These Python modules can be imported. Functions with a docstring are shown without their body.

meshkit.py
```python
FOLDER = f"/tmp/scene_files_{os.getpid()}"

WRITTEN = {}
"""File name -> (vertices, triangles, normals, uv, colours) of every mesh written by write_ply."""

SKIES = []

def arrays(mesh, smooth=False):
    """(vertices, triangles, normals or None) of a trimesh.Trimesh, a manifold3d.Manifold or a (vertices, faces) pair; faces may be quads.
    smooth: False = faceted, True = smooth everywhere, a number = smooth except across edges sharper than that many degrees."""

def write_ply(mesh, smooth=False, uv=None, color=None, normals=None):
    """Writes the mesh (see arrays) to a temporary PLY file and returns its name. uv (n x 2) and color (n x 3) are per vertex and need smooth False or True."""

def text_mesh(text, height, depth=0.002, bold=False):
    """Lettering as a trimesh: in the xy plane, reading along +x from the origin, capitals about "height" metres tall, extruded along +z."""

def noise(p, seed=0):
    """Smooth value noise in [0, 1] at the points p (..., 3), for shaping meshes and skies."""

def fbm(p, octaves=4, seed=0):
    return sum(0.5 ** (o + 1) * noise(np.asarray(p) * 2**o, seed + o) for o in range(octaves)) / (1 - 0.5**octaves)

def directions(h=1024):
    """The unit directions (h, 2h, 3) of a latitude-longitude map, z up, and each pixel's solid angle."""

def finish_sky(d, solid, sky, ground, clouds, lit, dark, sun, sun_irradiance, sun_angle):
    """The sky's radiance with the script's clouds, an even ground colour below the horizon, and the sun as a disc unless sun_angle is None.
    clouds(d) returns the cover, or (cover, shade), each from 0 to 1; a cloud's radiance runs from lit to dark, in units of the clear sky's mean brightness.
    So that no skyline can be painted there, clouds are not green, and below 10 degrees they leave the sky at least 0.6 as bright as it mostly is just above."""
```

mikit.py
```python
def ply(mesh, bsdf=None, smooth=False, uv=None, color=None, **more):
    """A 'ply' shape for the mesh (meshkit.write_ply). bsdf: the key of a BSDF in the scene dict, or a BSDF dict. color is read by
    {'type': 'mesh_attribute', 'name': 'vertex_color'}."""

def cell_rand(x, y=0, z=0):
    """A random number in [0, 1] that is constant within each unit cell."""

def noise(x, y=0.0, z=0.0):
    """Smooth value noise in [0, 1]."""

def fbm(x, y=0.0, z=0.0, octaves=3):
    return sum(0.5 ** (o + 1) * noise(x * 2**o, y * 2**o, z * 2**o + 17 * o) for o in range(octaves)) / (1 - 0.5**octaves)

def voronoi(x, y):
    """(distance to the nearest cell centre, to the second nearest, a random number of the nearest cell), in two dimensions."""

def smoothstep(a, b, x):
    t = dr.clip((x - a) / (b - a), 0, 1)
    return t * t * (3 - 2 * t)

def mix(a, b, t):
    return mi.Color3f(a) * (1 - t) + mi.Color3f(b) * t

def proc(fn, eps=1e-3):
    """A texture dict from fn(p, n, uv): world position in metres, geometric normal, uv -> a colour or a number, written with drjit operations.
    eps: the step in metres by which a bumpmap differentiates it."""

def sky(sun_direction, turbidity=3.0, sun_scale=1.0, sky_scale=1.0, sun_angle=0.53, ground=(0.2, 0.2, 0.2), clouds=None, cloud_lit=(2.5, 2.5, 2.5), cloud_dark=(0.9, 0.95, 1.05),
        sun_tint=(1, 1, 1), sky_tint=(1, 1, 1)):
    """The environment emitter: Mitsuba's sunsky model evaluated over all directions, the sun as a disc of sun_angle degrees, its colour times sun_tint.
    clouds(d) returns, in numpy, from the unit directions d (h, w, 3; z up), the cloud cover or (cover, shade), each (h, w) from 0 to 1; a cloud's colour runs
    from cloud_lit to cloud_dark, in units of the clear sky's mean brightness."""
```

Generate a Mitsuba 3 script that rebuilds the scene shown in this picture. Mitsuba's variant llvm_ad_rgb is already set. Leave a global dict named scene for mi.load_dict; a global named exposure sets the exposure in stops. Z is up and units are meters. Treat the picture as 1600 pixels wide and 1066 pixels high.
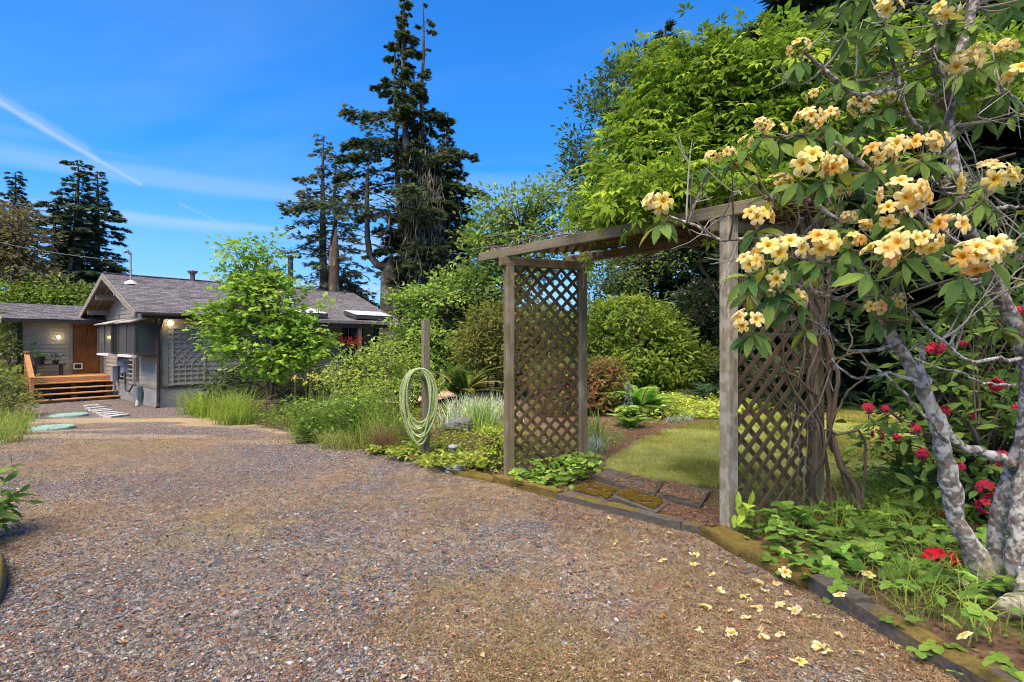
import math, numpy as np, trimesh, mitsuba as mi, drjit as dr, mikit, meshkit
from mikit import noise, fbm, voronoi, smoothstep, mix, proc
from shapely.geometry import Polygon, Point
from shapely import contains_xy
from scipy.spatial import Delaunay
T = mi.ScalarTransform4f
scene, labels = {}, {}

# ---------------------------------------------------------------- camera, light, exposure
CAM_Z, FOCAL = 1.18, 820.0                       # eye height in metres, focal length in photo pixels (1600 wide)
scene['camera'] = {'type': 'perspective', 'fov': math.degrees(2 * math.atan(800 / FOCAL)), 'fov_axis': 'x',
                   'near_clip': 0.05, 'far_clip': 2000.0,
                   'to_world': T().look_at(origin=[0, 0, CAM_Z], target=[0, 10, CAM_Z], up=[0, 0, 1])}
exposure = 2.25
SUN = (-0.22, -0.46, 0.86)

def cloud_cover(d):
    x, y, z = d[..., 0], d[..., 1], np.maximum(d[..., 2], 1e-3)
    az, el = np.degrees(np.arctan2(x, y)), np.degrees(np.arcsin(np.clip(d[..., 2], -1, 1)))
    q = np.stack([x / (z + .25) * 1.1 + 3, y / (z + .25) * 3.2 + x, z * 0 + 1.7], -1)
    c = np.clip((meshkit.fbm(q, 5, 3) - .50) * 2.2, 0, 1) * .20           # thin cirrus
    band = meshkit.fbm(np.stack([az * .03, el * .55, az * 0], -1), 4, 8)
    c = np.maximum(c, np.clip((band - .38) * 3, 0, 1) * np.clip((21 - el) / 12, 0, 1) * .5)
    c = np.maximum(c, np.clip((15 - el) / 16, 0, 1) * .55)                 # pale air near the horizon
    def trail(a0, e0, a1, e1, w, s):
        t = ((az - a0) * (a1 - a0) + (el - e0) * (e1 - e0)) / ((a1 - a0) ** 2 + (e1 - e0) ** 2)
        off = np.hypot(az - a0 - np.clip(t, 0, 1) * (a1 - a0), el - e0 - np.clip(t, 0, 1) * (e1 - e0))
        n = meshkit.noise(np.stack([az * 1.5, el * 1.5, el * 0], -1), 5)
        return s * np.exp(-(off / (w * (1.15 - .7 * np.clip(t, 0, 1)) * (.7 + .6 * n))) ** 2)
    c = np.maximum(c, trail(-60, 25.6, -35.3, 13.7, .42, .55))
    c = np.maximum(c, trail(-47, 19.6, -39, 15.9, .6, .25))
    c = np.maximum(c, trail(-32.4, 12.5, -25.1, 9.6, .11, .30))
    return c

scene['sky'] = mikit.sky(SUN, turbidity=2.2, sun_scale=1.05, sky_scale=1.25, sun_angle=56, ground=(.16, .15, .11), clouds=cloud_cover,
                         cloud_lit=(1.5, 1.75, 2.0), cloud_dark=(1.1, 1.2, 1.3), sun_tint=(1.05, 1.0, .93), sky_tint=(.19, .76, 1.30))

# ---------------------------------------------------------------- helpers
def at(px, py, Y):
    """The point Y metres ahead that the photo shows at this pixel."""
    return np.array([(px - 800) / FOCAL * Y, Y, CAM_Z - (py - 533) / FOCAL * Y])

def unit(v):
    v = np.asarray(v, float)
    return v / np.maximum(np.linalg.norm(v, axis=-1, keepdims=True), 1e-9)

def numbered(key):
    if key not in used:
        used.add(key); return key
    i = counters.get(key, 0) + 1
    while f'{key}_{i:03d}' in used: i += 1
    counters[key] = i
    used.add(f'{key}_{i:03d}'); return f'{key}_{i:03d}'
used, counters = set(), {}

def thing(name, label, cat, group=None):
    key = numbered(name)
    labels[key] = {'label': label, 'category': cat}
    if group: labels[key]['group'] = group
    return key

def struct(name, mesh, bsdf, kind='structure', label=None, smooth=False, uv=None, color=None):
    key = numbered(name)
    scene[key] = mikit.ply(mesh, bsdf, smooth=smooth, uv=uv, color=color)
    labels[key] = {'kind': kind}
    if label: labels[key]['label'] = label
    return key

class MB:
    """Collects geometry with a colour and a uv per vertex, and builds it as ONE mesh."""
    def __init__(s): s.v, s.f, s.c, s.t, s.n = [], [], [], [], 0
    def add(s, v, f, c=(.5, .5, .5), t=None):
        v, f = np.asarray(v, float), np.asarray(f, int)
        s.v.append(v); s.f.append(f + s.n); s.n += len(v)
        s.c.append(np.broadcast_to(np.asarray(c, float), v.shape)); s.t.append(np.zeros((len(v), 2)) if t is None else t)
        return s
    def bar(s, p0, p1, w, h, up=(0, 0, 1), c=(.5, .5, .5), bev=0.0):
        """A board from p0 to p1, w wide across, h high along 'up'; uv runs along its grain."""
        p0, p1 = np.asarray(p0, float), np.asarray(p1, float)
        L = np.linalg.norm(p1 - p0); y = (p1 - p0) / L
        x = unit(np.cross(y, up)); z = np.cross(x, y)
        ring = np.array([[-1, -1], [1, -1], [1, 1], [-1, 1]]) * [w / 2, h / 2]
        if bev:
            b = min(bev, w * .3, h * .3); a, d = w / 2, h / 2
            ring = np.array([[-a + b, -d], [a - b, -d], [a, -d + b], [a, d - b], [a - b, d], [-a + b, d], [-a, d - b], [-a, -d + b]])
        n = len(ring); k = (s.n * .618 + L) % 1 * 50
        per = np.concatenate([[0], np.cumsum(np.linalg.norm(np.roll(ring, -1, 0) - ring, axis=1))])
        V, F, U = [], [], []
        for i in range(n):
            j = (i + 1) % n
            a, b = [p0 + ring[q][0] * x + ring[q][1] * z for q in (i, j)]
            m = len(V)
            V += [a, b, b + y * L, a + y * L]; F += [[m, m + 1, m + 2], [m, m + 2, m + 3]]
            U += [[k, per[i] + k], [k, per[i + 1] + k], [k + L, per[i + 1] + k], [k + L, per[i] + k]]
        for e, o in ((0, 1), (L, -1)):
            m = len(V)
            V += [p0 + r[0] * x + r[1] * z + y * e for r in ring]; U += [[k + e + r[0], k + r[1]] for r in ring]
            F += [[m, m + q + 1, m + q][::o] for q in range(1, n - 1)]
        return s.add(V, F, c, np.array(U))
    def box(s, c0, size, c=(.5, .5, .5), axes=None, bev=0.0):
        ax = np.eye(3) if axes is None else np.asarray(axes, float)
        i = int(np.argmax(size)); j, k = [(1, 2), (2, 0), (0, 1)][i]
        c0 = np.asarray(c0, float)
        return s.bar(c0 - ax[i] * size[i] / 2, c0 + ax[i] * size[i] / 2, size[j], size[k], ax[k], c, bev)
    def tube(s, pts, r, sides=6, c=(.5, .5, .5), cap=True):
        p = np.asarray(pts, float); n = len(p)
        r = np.broadcast_to(np.asarray(r, float), (n,))
        t = unit(np.gradient(p, axis=0))
        a = unit(np.cross(t[0], [0, 0, 1.] if abs(t[0][2]) < .9 else [1., 0, 0])); A = []
        for q in t:
            a = unit(a - q * (a @ q)); A.append(a)
        A = np.array(A); Bn = np.cross(t, A)
        ang = np.arange(sides) * 2 * np.pi / sides
        v = (p[:, None] + r[:, None, None] * (np.cos(ang)[None, :, None] * A[:, None] + np.sin(ang)[None, :, None] * Bn[:, None])).reshape(-1, 3)
        i, j = np.meshgrid(np.arange(n - 1), np.arange(sides), indexing='ij')
        a0, a1 = i * sides + j, i * sides + (j + 1) % sides
        q = np.stack([a0, a1, a1 + sides, a0 + sides], -1).reshape(-1, 4)
        f = np.vstack([q[:, [0, 1, 2]], q[:, [0, 2, 3]]])
        L = np.concatenate([[0], np.cumsum(np.linalg.norm(np.diff(p, axis=0), axis=1))])
        uv = np.stack([np.repeat(L, sides), np.tile(ang, n) * np.repeat(r, sides)], 1)
        if cap:
            m = len(v)
            v = np.vstack([v, p[:1], p[-1:]]); uv = np.vstack([uv, uv[:1], uv[-1:]])
            k = np.arange(sides)
            f = np.vstack([f, np.stack([k * 0 + m, (k + 1) % sides, k], 1), np.stack([k * 0 + m + 1, (n - 1) * sides + k, (n - 1) * sides + (k + 1) % sides], 1)])
        c = np.asarray(c, float)
        if c.ndim == 2: c = np.vstack([np.repeat(c, sides, 0), c[:1], c[-1:]]) if cap else np.repeat(c, sides, 0)
        return s.add(v, f, c, uv)
    def lathe(s, center, prof, sides=20, c=(.5, .5, .5), axis=(0, 0, 1)):
        """prof: (radius, height) pairs."""
        z = unit(axis); x = unit(np.cross(z, [0, 1, 0.01])); y = np.cross(z, x)
        ang = np.arange(sides) * 2 * np.pi / sides
        v = np.array([np.asarray(center) + z * h + r * (np.cos(t) * x + np.sin(t) * y) for r, h in prof for t in ang])
        n = len(prof); i, j = np.meshgrid(np.arange(n - 1), np.arange(sides), indexing='ij')
        a0, a1 = i * sides + j, i * sides + (j + 1) % sides
        q = np.stack([a0, a1, a1 + sides, a0 + sides], -1).reshape(-1, 4)
        return s.add(v, np.vstack([q[:, [0, 1, 2]], q[:, [0, 2, 3]]]), c, np.stack([np.tile(ang, n), v[:, 2]], 1))
    def mesh(s): return np.vstack(s.v), np.vstack(s.f)
    def build(s, key, bsdf='matte', smooth=False, kind=None, label=None):
        key = numbered(key)
        v, f = s.mesh()
        if smooth is True or smooth is False:
            scene[key] = mikit.ply((v, f), bsdf, smooth=smooth, uv=np.vstack(s.t), color=np.vstack(s.c))
        if kind or label:
            labels[key] = {k: x for k, x in (('kind', kind), ('label', label)) if x}
        return key

def tag(key, label, cat, group=None):
    labels.setdefault(key, {}).update({'label': label, 'category': cat})
    if group: labels[key]['group'] = group
    return key

def jitter(rng, c, n, amt=.18, hue=.06):
    """n colours scattered about the colours c, blended pairwise."""
    c = np.atleast_2d(np.asarray(c, float))
    i, j, t = rng.integers(0, len(c), n), rng.integers(0, len(c), n), rng.random((n, 1))
    out = c[i] * (1 - t) + c[j] * t
    out = out * np.where((out[:, 1:2] > out[:, :1]) & (out[:, 1:2] > out[:, 2:]), 1.8, 1.0)
    return np.clip(out * (1 + rng.normal(0, amt, (n, 1))) * (1 + rng.normal(0, hue, (n, 3))), .004, .92)

# leaf shapes: x across, y along, z up; unit length
LEAF = (np.array([[0, 0, 0], [-.26, .42, .07], [0, .5, -.01], [.26, .42, .07], [0, 1, -.10]]), np.array([[0, 2, 1], [0, 3, 2], [1, 2, 4], [2, 3, 4]]))
DIAMOND = (np.array([[0, 0, 0], [-.2, .5, .02], [.2, .5, .02], [0, 1, -.06]]), np.array([[0, 2, 1], [1, 2, 3]]))
STAR = (np.array([[0, 0, 0], [-.5, .30, .03], [-.16, .46, 0], [-.38, .80, -.03], [0, .68, 0], [0, 1.08, -.08], [.38, .80, -.03], [.16, .46, 0], [.5, .30, .03]]),
        np.array([[0, 2, 1], [0, 4, 2], [2, 4, 3], [4, 5, 3], [0, 7, 4], [7, 6, 4], [4, 6, 5], [0, 8, 7]]))
def _long_leaf():
    rows = [(0, .02, 0), (.18, .30, .02), (.45, .5, .03), (.72, .40, -.04), (.92, .14, -.12), (1, .0, -.16)]
    v, f = [], []
    for y, w, z in rows: v += [[-w * .36, y, z + .035 * w], [0, y, z - .02], [w * .36, y, z + .035 * w]]
    for r in range(len(rows) - 1):
        for k in range(2):
            a = r * 3 + k; f += [[a, a + 1, a + 4], [a, a + 4, a + 3]]
    return np.array(v), np.array(f)
LONG = _long_leaf()
def _five():
    v, f = [], []
    for k, (ang, l) in enumerate([(-1.5, .55), (-.75, .72), (0, .85), (.75, .72), (1.5, .55)]):
        d, q = np.array([math.sin(ang), math.cos(ang), 0]), np.array([math.cos(ang), -math.sin(ang), 0])
        m = len(v)
        o = np.array([0, .2, 0]) + d * .10
        v += [list(o), list(o + d * l * .5 - q * l * .19 + [0, 0, .03]), list(o + d * l * .5 + q * l * .19 + [0, 0, .03]), list(o + d * l + [0, 0, -.14])]
        f += [[m, m + 2, m + 1], [m + 1, m + 2, m + 3]]
    return np.array(v), np.array(f)
FIVE = _five()
def _trio():
    v, f = [], []
    for ang, l in [(-1.25, .6), (0, .72), (1.25, .6)]:
        d, q = np.array([math.sin(ang), math.cos(ang), 0]), np.array([math.cos(ang), -math.sin(ang), 0])
        o, m = np.array([0, .3, 0]), len(v)
        v += [o, o + d * l * .3 - q * l * .34 + [0, 0, .05], o + d * l * .75 - q * l * .34 + [0, 0, .03], o + d * l + [0, 0, -.04], o + d * l * .75 + q * l * .34 + [0, 0, .03], o + d * l * .3 + q * l * .34 + [0, 0, .05], o + d * l * .5 + [0, 0, -.03]]
        f += [[m + 6, m + a, m + b] for a, b in ((1, 0), (2, 1), (3, 2), (4, 3), (5, 4), (0, 5))]
    return np.array(v), np.array(f)
TRIO = _trio()

def scatter(tmpl, P, D, N, S, C):
    """One copy of a shape at each P, its length along D, its face towards N, scaled by S, coloured C. -> vertices (n,k,3), faces, colours"""
    tv, tf = tmpl
    y = unit(D); x = unit(np.cross(y, N)); z = np.cross(x, y)
    S = np.broadcast_to(S, (len(P),))[:, None, None]
    v = P[:, None] + S * (tv[None, :, :1] * x[:, None] + tv[None, :, 1:2] * y[:, None] + tv[None, :, 2:] * z[:, None])
    c = np.broadcast_to(C[:, None], v.shape) if C.ndim == 2 else C
    return v, tf, c

def lump(mb, v, tf, c):
    n, k = v.shape[:2]
    if n: mb.add(v.reshape(-1, 3), (tf[None] + (np.arange(n) * k)[:, None, None]).reshape(-1, 3), c.reshape(-1, 3))
    return mb

def pieces(root, name, v, tf, c, most=0, bsdf='leaf', rest=None):
    """The pieces that show largest become parts of their own, the others one part of all its pieces."""
    n = len(v)
    if n == 0: return
    mid = v.mean(1)
    y = np.maximum(mid[:, 1], .2)
    px, pz = 800 + mid[:, 0] / y * FOCAL, 533 - (mid[:, 2] - CAM_Z) / y * FOCAL
    size = np.linalg.norm(v.max(1) - v.min(1), axis=1) / y * FOCAL
    size = np.where((px > -15) & (px < 1615) & (pz > -15) & (pz < 1080) & (mid[:, 1] > .2), size, 0)
    order = np.argsort(-size)
    near = [i for i in order[:most] if size[i] > 9]
    for i in near:
        key = numbered(f'{root}__{name}')
        scene[key] = mikit.ply((v[i], tf), bsdf, color=c[i])
    left = np.setdiff1d(np.arange(n), near)
    if len(left):
        lump(MB(), v[left], tf, c[left]).build(f'{root}__{rest or "foliage"}', bsdf, kind='stuff')

def curve(p0, p1, p2, n=6):
    t = np.linspace(0, 1, n)[:, None]
    return (1 - t) ** 2 * np.asarray(p0) + 2 * t * (1 - t) * np.asarray(p1) + t ** 2 * np.asarray(p2)

def wiggle(rng, pts, n, amp):
    """A smooth path through the points with some wander."""
    pts = np.asarray(pts, float); d = np.concatenate([[0], np.cumsum(np.linalg.norm(np.diff(pts, axis=0), axis=1))])
    from scipy.interpolate import PchipInterpolator
    s = np.linspace(0, d[-1], n)
    p = PchipInterpolator(d, pts)(s) if len(pts) > 2 else np.stack([np.interp(s, d, pts[:, k]) for k in range(3)], 1)
    w = np.cumsum(rng.normal(0, 1, (n, 3)), 0); w -= np.linspace(0, 1, n)[:, None] * w[-1]
    return p + w * amp * np.sin(np.linspace(0, np.pi, n))[:, None] ** .5

def blades(rng, P, length, width, lean, cols, seg=3, az=None, tipc=None):
    """Grass blades: bent tapering strips. -> v (n,k,3), faces, colours"""
    n = len(P)
    az = rng.random(n) * 2 * np.pi if az is None else az
    L = np.broadcast_to(length, n) * rng.uniform(.6, 1.1, n); W = np.broadcast_to(width, n) * rng.uniform(.7, 1.2, n)
    le = np.broadcast_to(lean, n) * rng.uniform(.3, 1.5, n)
    o = np.stack([np.cos(az), np.sin(az), 0 * az], 1); side = np.stack([-np.sin(az), np.cos(az), 0 * az], 1)
    tw = rng.uniform(-1, 1, (n, 1)); side = side * np.cos(tw) + o * np.sin(tw)
    V = []
    for i in range(seg + 1):
        t = i / seg
        p = P + o * (L * le * t ** 1.8)[:, None] + np.array([0, 0, 1.]) * (L * (t - .45 * np.minimum(le, 1.6) * t ** 2.2 * .8))[:, None]
        w = W * (1 - t ** 1.6) * .5
        V += [p - side * w[:, None], p + side * w[:, None]] if i < seg else [p]
    v = np.stack(V, 1); f = []
    for i in range(seg):
        a = 2 * i
        f += [[a, a + 1, a + 3], [a, a + 3, a + 2]] if i < seg - 1 else [[a, a + 1, a + 2]]
    c = np.repeat(jitter(rng, cols, n)[:, None], v.shape[1], 1)
    if tipc is not None: c[:, -1] = c[:, -1] * .4 + np.asarray(tipc) * .6
    return v, np.array(f), c

# ---------------------------------------------------------------- materials
VC = {'type': 'mesh_attribute', 'name': 'vertex_color'}
scene['leaf'] = {'type': 'principledthin', 'base_color': VC, 'roughness': .5, 'diff_trans': .75, 'eta': 1.35}
scene['petal'] = {'type': 'principledthin', 'base_color': VC, 'roughness': .7, 'diff_trans': .8, 'eta': 1.2}
scene['matte'] = {'type': 'twosided', 'bsdf': {'type': 'principled', 'base_color': VC, 'roughness': .8, 'specular': .25}}
scene['gloss'] = {'type': 'twosided', 'bsdf': {'type': 'principled', 'base_color': VC, 'roughness': .35, 'specular': .5}}
scene['lamp_glow'] = {'type': 'diffuse', 'reflectance': {'type': 'rgb', 'value': [.8, .75, .6]}}
scene['pane_glass'] = {'type': 'twosided', 'bsdf': {'type': 'principled', 'base_color': {'type': 'rgb', 'value': [.07, .072, .075]}, 'roughness': .06, 'specular': .9}}

def wood(fn, rough=.85, bump=.0012):
    return {'type': 'twosided', 'bsdf': {'type': 'bumpmap', 'arbitrary': proc(lambda p, n, uv: fbm(uv.x * 3, uv.y * 150, 1.3) * .7 + .3 * fbm(uv.x * 30, uv.y * 60, 4.), .0015), 'scale': bump,
            'bsdf': {'type': 'principled', 'base_color': proc(fn), 'roughness': rough, 'specular': .2}}}
def arbor_wood(p, n, uv):
    g = fbm(uv.x * 2.5, uv.y * 110, 2.)
    st = fbm(uv.x * 1.4 + 3, uv.y * 9, 5.)
    pale = smoothstep(.50, .72, fbm(p.x * 9, p.y * 9, p.z * 3.2) * .7 + st * .3)
    green = smoothstep(.45, .75, fbm(p.x * 6 + 9, p.y * 6, p.z * 4))
    c = mix((.095, .075, .043), (.25, .205, .125), g)
    c = mix(c, (.115, .115, .052), green * .55)
    return mix(c, (.33, .31, .25), pale * .6)
scene['arbor_wood'] = wood(arbor_wood)
def pale_wood(p, n, uv):
    g = fbm(uv.x * 2.5, uv.y * 110, 2.)
    blot = smoothstep(.42, .62, fbm(p.x * 22, p.y * 22, p.z * 13))
    c = mix((.15, .125, .085), (.34, .30, .22), g)
    c = mix(c, (.46, .44, .36), blot * .5)
    return mix(c, (.17, .17, .08), smoothstep(.55, .75, fbm(p.x * 5, p.y * 5, p.z * 6 + 4)) * .5)
scene['pale_wood'] = wood(pale_wood)
def lattice_wood(p, n, uv):
    g = fbm(uv.x * 3, uv.y * 90, 2.)
    c = mix((.052, .037, .020), (.125, .093, .052), g)
    return mix(c, (.10, .10, .042), smoothstep(.48, .7, fbm(p.x * 4, p.y * 4, p.z * 4 + 7)) * .55)
scene['lattice_wood'] = wood(lattice_wood)
def cedar(p, n, uv):
    g = fbm(uv.x * 1.6, uv.y * 70, 1.)
    return mix((.30, .135, .048), (.52, .29, .125), g * .7 + .3 * noise(uv.y * 3, uv.x * .2))
scene['cedar_wood'] = wood(cedar, .7, .0006)
def door_wood(p, n, uv):
    g = fbm(uv.x * 2.2, uv.y * 40, 1.)
    k = noise(p.x * 5, p.y * 5, p.z * 4)
    return mix((.085, .030, .010), (.30, .125, .040), g * .6 + k * .4)
scene['door_wood'] = wood(door_wood, .55, .0005)
def siding(p, n, uv):
    g = fbm(uv.x * 1.2, uv.y * 60, 1.)
    d = fbm(p.x * 1.3, p.y * 1.3, p.z * 2.5)
    return mix((.26, .235, .19), (.39, .355, .29), g * .45 + d * .55)
scene['siding_paint'] = wood(siding, .75, .0008)
def trim(p, n, uv):
    return mix((.19, .172, .135), (.30, .28, .225), fbm(p.x * 3, p.y * 3, p.z * 5))
scene['trim_paint'] = {'type': 'twosided', 'bsdf': {'type': 'principled', 'base_color': proc(trim), 'roughness': .7, 'specular': .25}}
def render_wall(p, n, uv):
    d = fbm(p.x * 2, p.y * 2, p.z * 3, 4)
    return mix((.21, .205, .19), (.33, .325, .31), d * smoothstep(-1.1, -.5, p.z + .3 * d) * .6 + .4 * d)
scene['foundation_paint'] = {'type': 'twosided', 'bsdf': {'type': 'principled', 'base_color': proc(render_wall), 'roughness': .9, 'specular': .15}}

def bark(p, n, uv):
    l = fbm(p.x * 30, p.y * 30, p.z * 19, 4)
    l2 = fbm(p.x * 60 + 5, p.y * 60, p.z * 45, 3)
    c = mix((.12, .095, .075), (.26, .225, .19), l2)
    lich = smoothstep(.40, .66, l + (l2 - .5) * .8)
    c = mix(c, (.50, .50, .46), lich * .88)
    pink = smoothstep(.60, .70, fbm(p.x * 9 + 3, p.y * 9, p.z * 7 + 9, 3))
    return mix(c, (.42, .40, .27), pink * .5)
scene['lichen_bark'] = {'type': 'twosided', 'bsdf': {'type': 'bumpmap', 'arbitrary': proc(lambda p, n, uv: fbm(p.x * 38, p.y * 38, p.z * 26, 3), .003), 'scale': .02,
                        'bsdf': {'type': 'principled', 'base_color': proc(bark), 'roughness': .9, 'specular': .15}}}
def rough_bark(p, n, uv):
    g = fbm(uv.y * 30, uv.x * 2.0, 3., 3)
    c = mix((.035, .026, .020), (.16, .13, .10), g)
    return mix(c, (.30, .29, .25), smoothstep(.56, .70, fbm(p.x * 2, p.y * 2, p.z * 1.2, 3)) * .5)
scene['rough_bark'] = {'type': 'twosided', 'bsdf': {'type': 'principled', 'base_color': proc(rough_bark), 'roughness': .95, 'specular': .1}}
def vine_bark(p, n, uv):
    g = fbm(uv.x * 5, uv.y * 160, 3.)
    return mix((.045, .032, .022), (.19, .14, .10), g)
scene['vine_bark'] = wood(vine_bark, .9, .002)

def stone_mix(x, y, s):
    d1, d2, r = voronoi(x * s, y * s)
    g = r * 7.13 - dr.floor(r * 7.13)
    c = mix((.040, .044, .049), (.24, .245, .25), g * g)
    c = dr.select(r > .86, mix((.20, .075, .035), (.33, .16, .085), g), c)
    return c, d1, d2
def gravel_fn(p, n, uv):
    x, y = p.x, p.y
    big = fbm(x * .42 + 3.3, y * .42 + 1.7, 2.3, 4) + .07 * smoothstep(-1.2, .9, x) * (1 - smoothstep(4.5, 7.5, y)) - .07 * smoothstep(-.5, -2.2, x) * (1 - smoothstep(5., 7., y)) - .15 * dr.exp(-(dr.square(x + 3.0) / 4.0 + dr.square(y - 7.0) / 5.0)) - .08 * dr.exp(-(dr.square(x - .2) / .35 + dr.square(y - 3.9) / .5))
    mid = fbm(x * 2.1, y * 2.1, 7.7, 4)
    fine = fbm(x * 34, y * 34, 1.1, 3)
    c1, a1, b1 = stone_mix(x, y, 48.)
    c2, a2, b2 = stone_mix(x + 5, y, 135.)
    c = dr.select(fbm(x * 25, y * 25, 6.) > .5, c1, c2)
    tan = mix((.085, .060, .036), (.34, .27, .17), fbm(x * 75, y * 75, 3.3, 3))
    tan = mix(tan, (.17, .080, .042), smoothstep(.52, .66, fbm(x * 19, y * 19, 9.3, 3)) * .75)
    tan = mix(tan, (.19, .17, .060), smoothstep(.60, .75, fbm(x * 1.7 + 8, y * 1.7, 5.1, 3)) * .6)
    far = smoothstep(11., 14., y)
    m = smoothstep(.41, .56, big * .62 + mid * .38 + (fine - .5) * .30 + .035) * (1 - .8 * far)
    straw = smoothstep(.50, .60, fbm(x * .5 + 2, y * 1.3, 8.8, 3) + .12 * smoothstep(9., 12., y) * (1 - smoothstep(13., 14.2, y)) - .02) * smoothstep(7.5, 10., y) * (1 - smoothstep(13.4, 14.6, y))
    c = mix(c, tan, m * .88 * smoothstep(.30, .45, fbm(x * 11, y * 11, 4.4, 3) + .1)) * (.55 + .9 * fbm(x * 16 + 3, y * 16, 2.9, 3))
    return mix(c, (.40, .315, .185), straw * .6)
scene['gravel_ground'] = {'type': 'bumpmap', 'arbitrary': proc(lambda p, n, uv: fbm(p.x * 70, p.y * 70, 2., 3), .003), 'scale': .016,
                          'bsdf': {'type': 'principled', 'base_color': proc(gravel_fn), 'roughness': .9, 'specular': .2}}
def lawn_fn(p, n, uv):
    a, b = fbm(p.x * 1.1, p.y * 1.1, 1.), fbm(p.x * 60, p.y * 60, 4., 3)
    c = mix((.11, .165, .028), (.20, .255, .055), b)
    return mix(c, (.44, .34, .14), smoothstep(.40, .68, a) * (.35 + .5 * b))
scene['lawn_ground'] = {'type': 'principled', 'base_color': proc(lawn_fn), 'roughness': .95, 'specular': .1}
def soil_fn(p, n, uv):
    a, b = fbm(p.x * 45, p.y * 45, 2., 3), fbm(p.x * 1.3, p.y * 1.3, 6.)
    c = mix((.050, .032, .022), (.20, .125, .085), a)
    c = mix(c, (.085, .090, .030), smoothstep(.48, .66, b) * .8)
    far = smoothstep(15., 26., p.y)
    return mix(c, (.060, .085, .025), far)
scene['soil_ground'] = {'type': 'bumpmap', 'arbitrary': proc(lambda p, n, uv: fbm(p.x * 40, p.y * 40, 2., 3), .004), 'scale': .02,
                        'bsdf': {'type': 'principled', 'base_color': proc(soil_fn), 'roughness': .95, 'specular': .1}}
def moss_fn(p, n, uv):
    m = smoothstep(.47, .60, fbm(p.x * 4.2, p.y * 4.2, 3., 4) + .18 * n.z - .06)
    st = mix((.048, .043, .036), (.145, .135, .118), fbm(p.x * 40, p.y * 40, p.z * 40, 4))
    ms = mix((.055, .045, .014), (.20, .155, .045), fbm(p.x * 85, p.y * 85, p.z * 85, 3))
    return mix(st, ms, m * smoothstep(.1, .7, n.z + .25))
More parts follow.
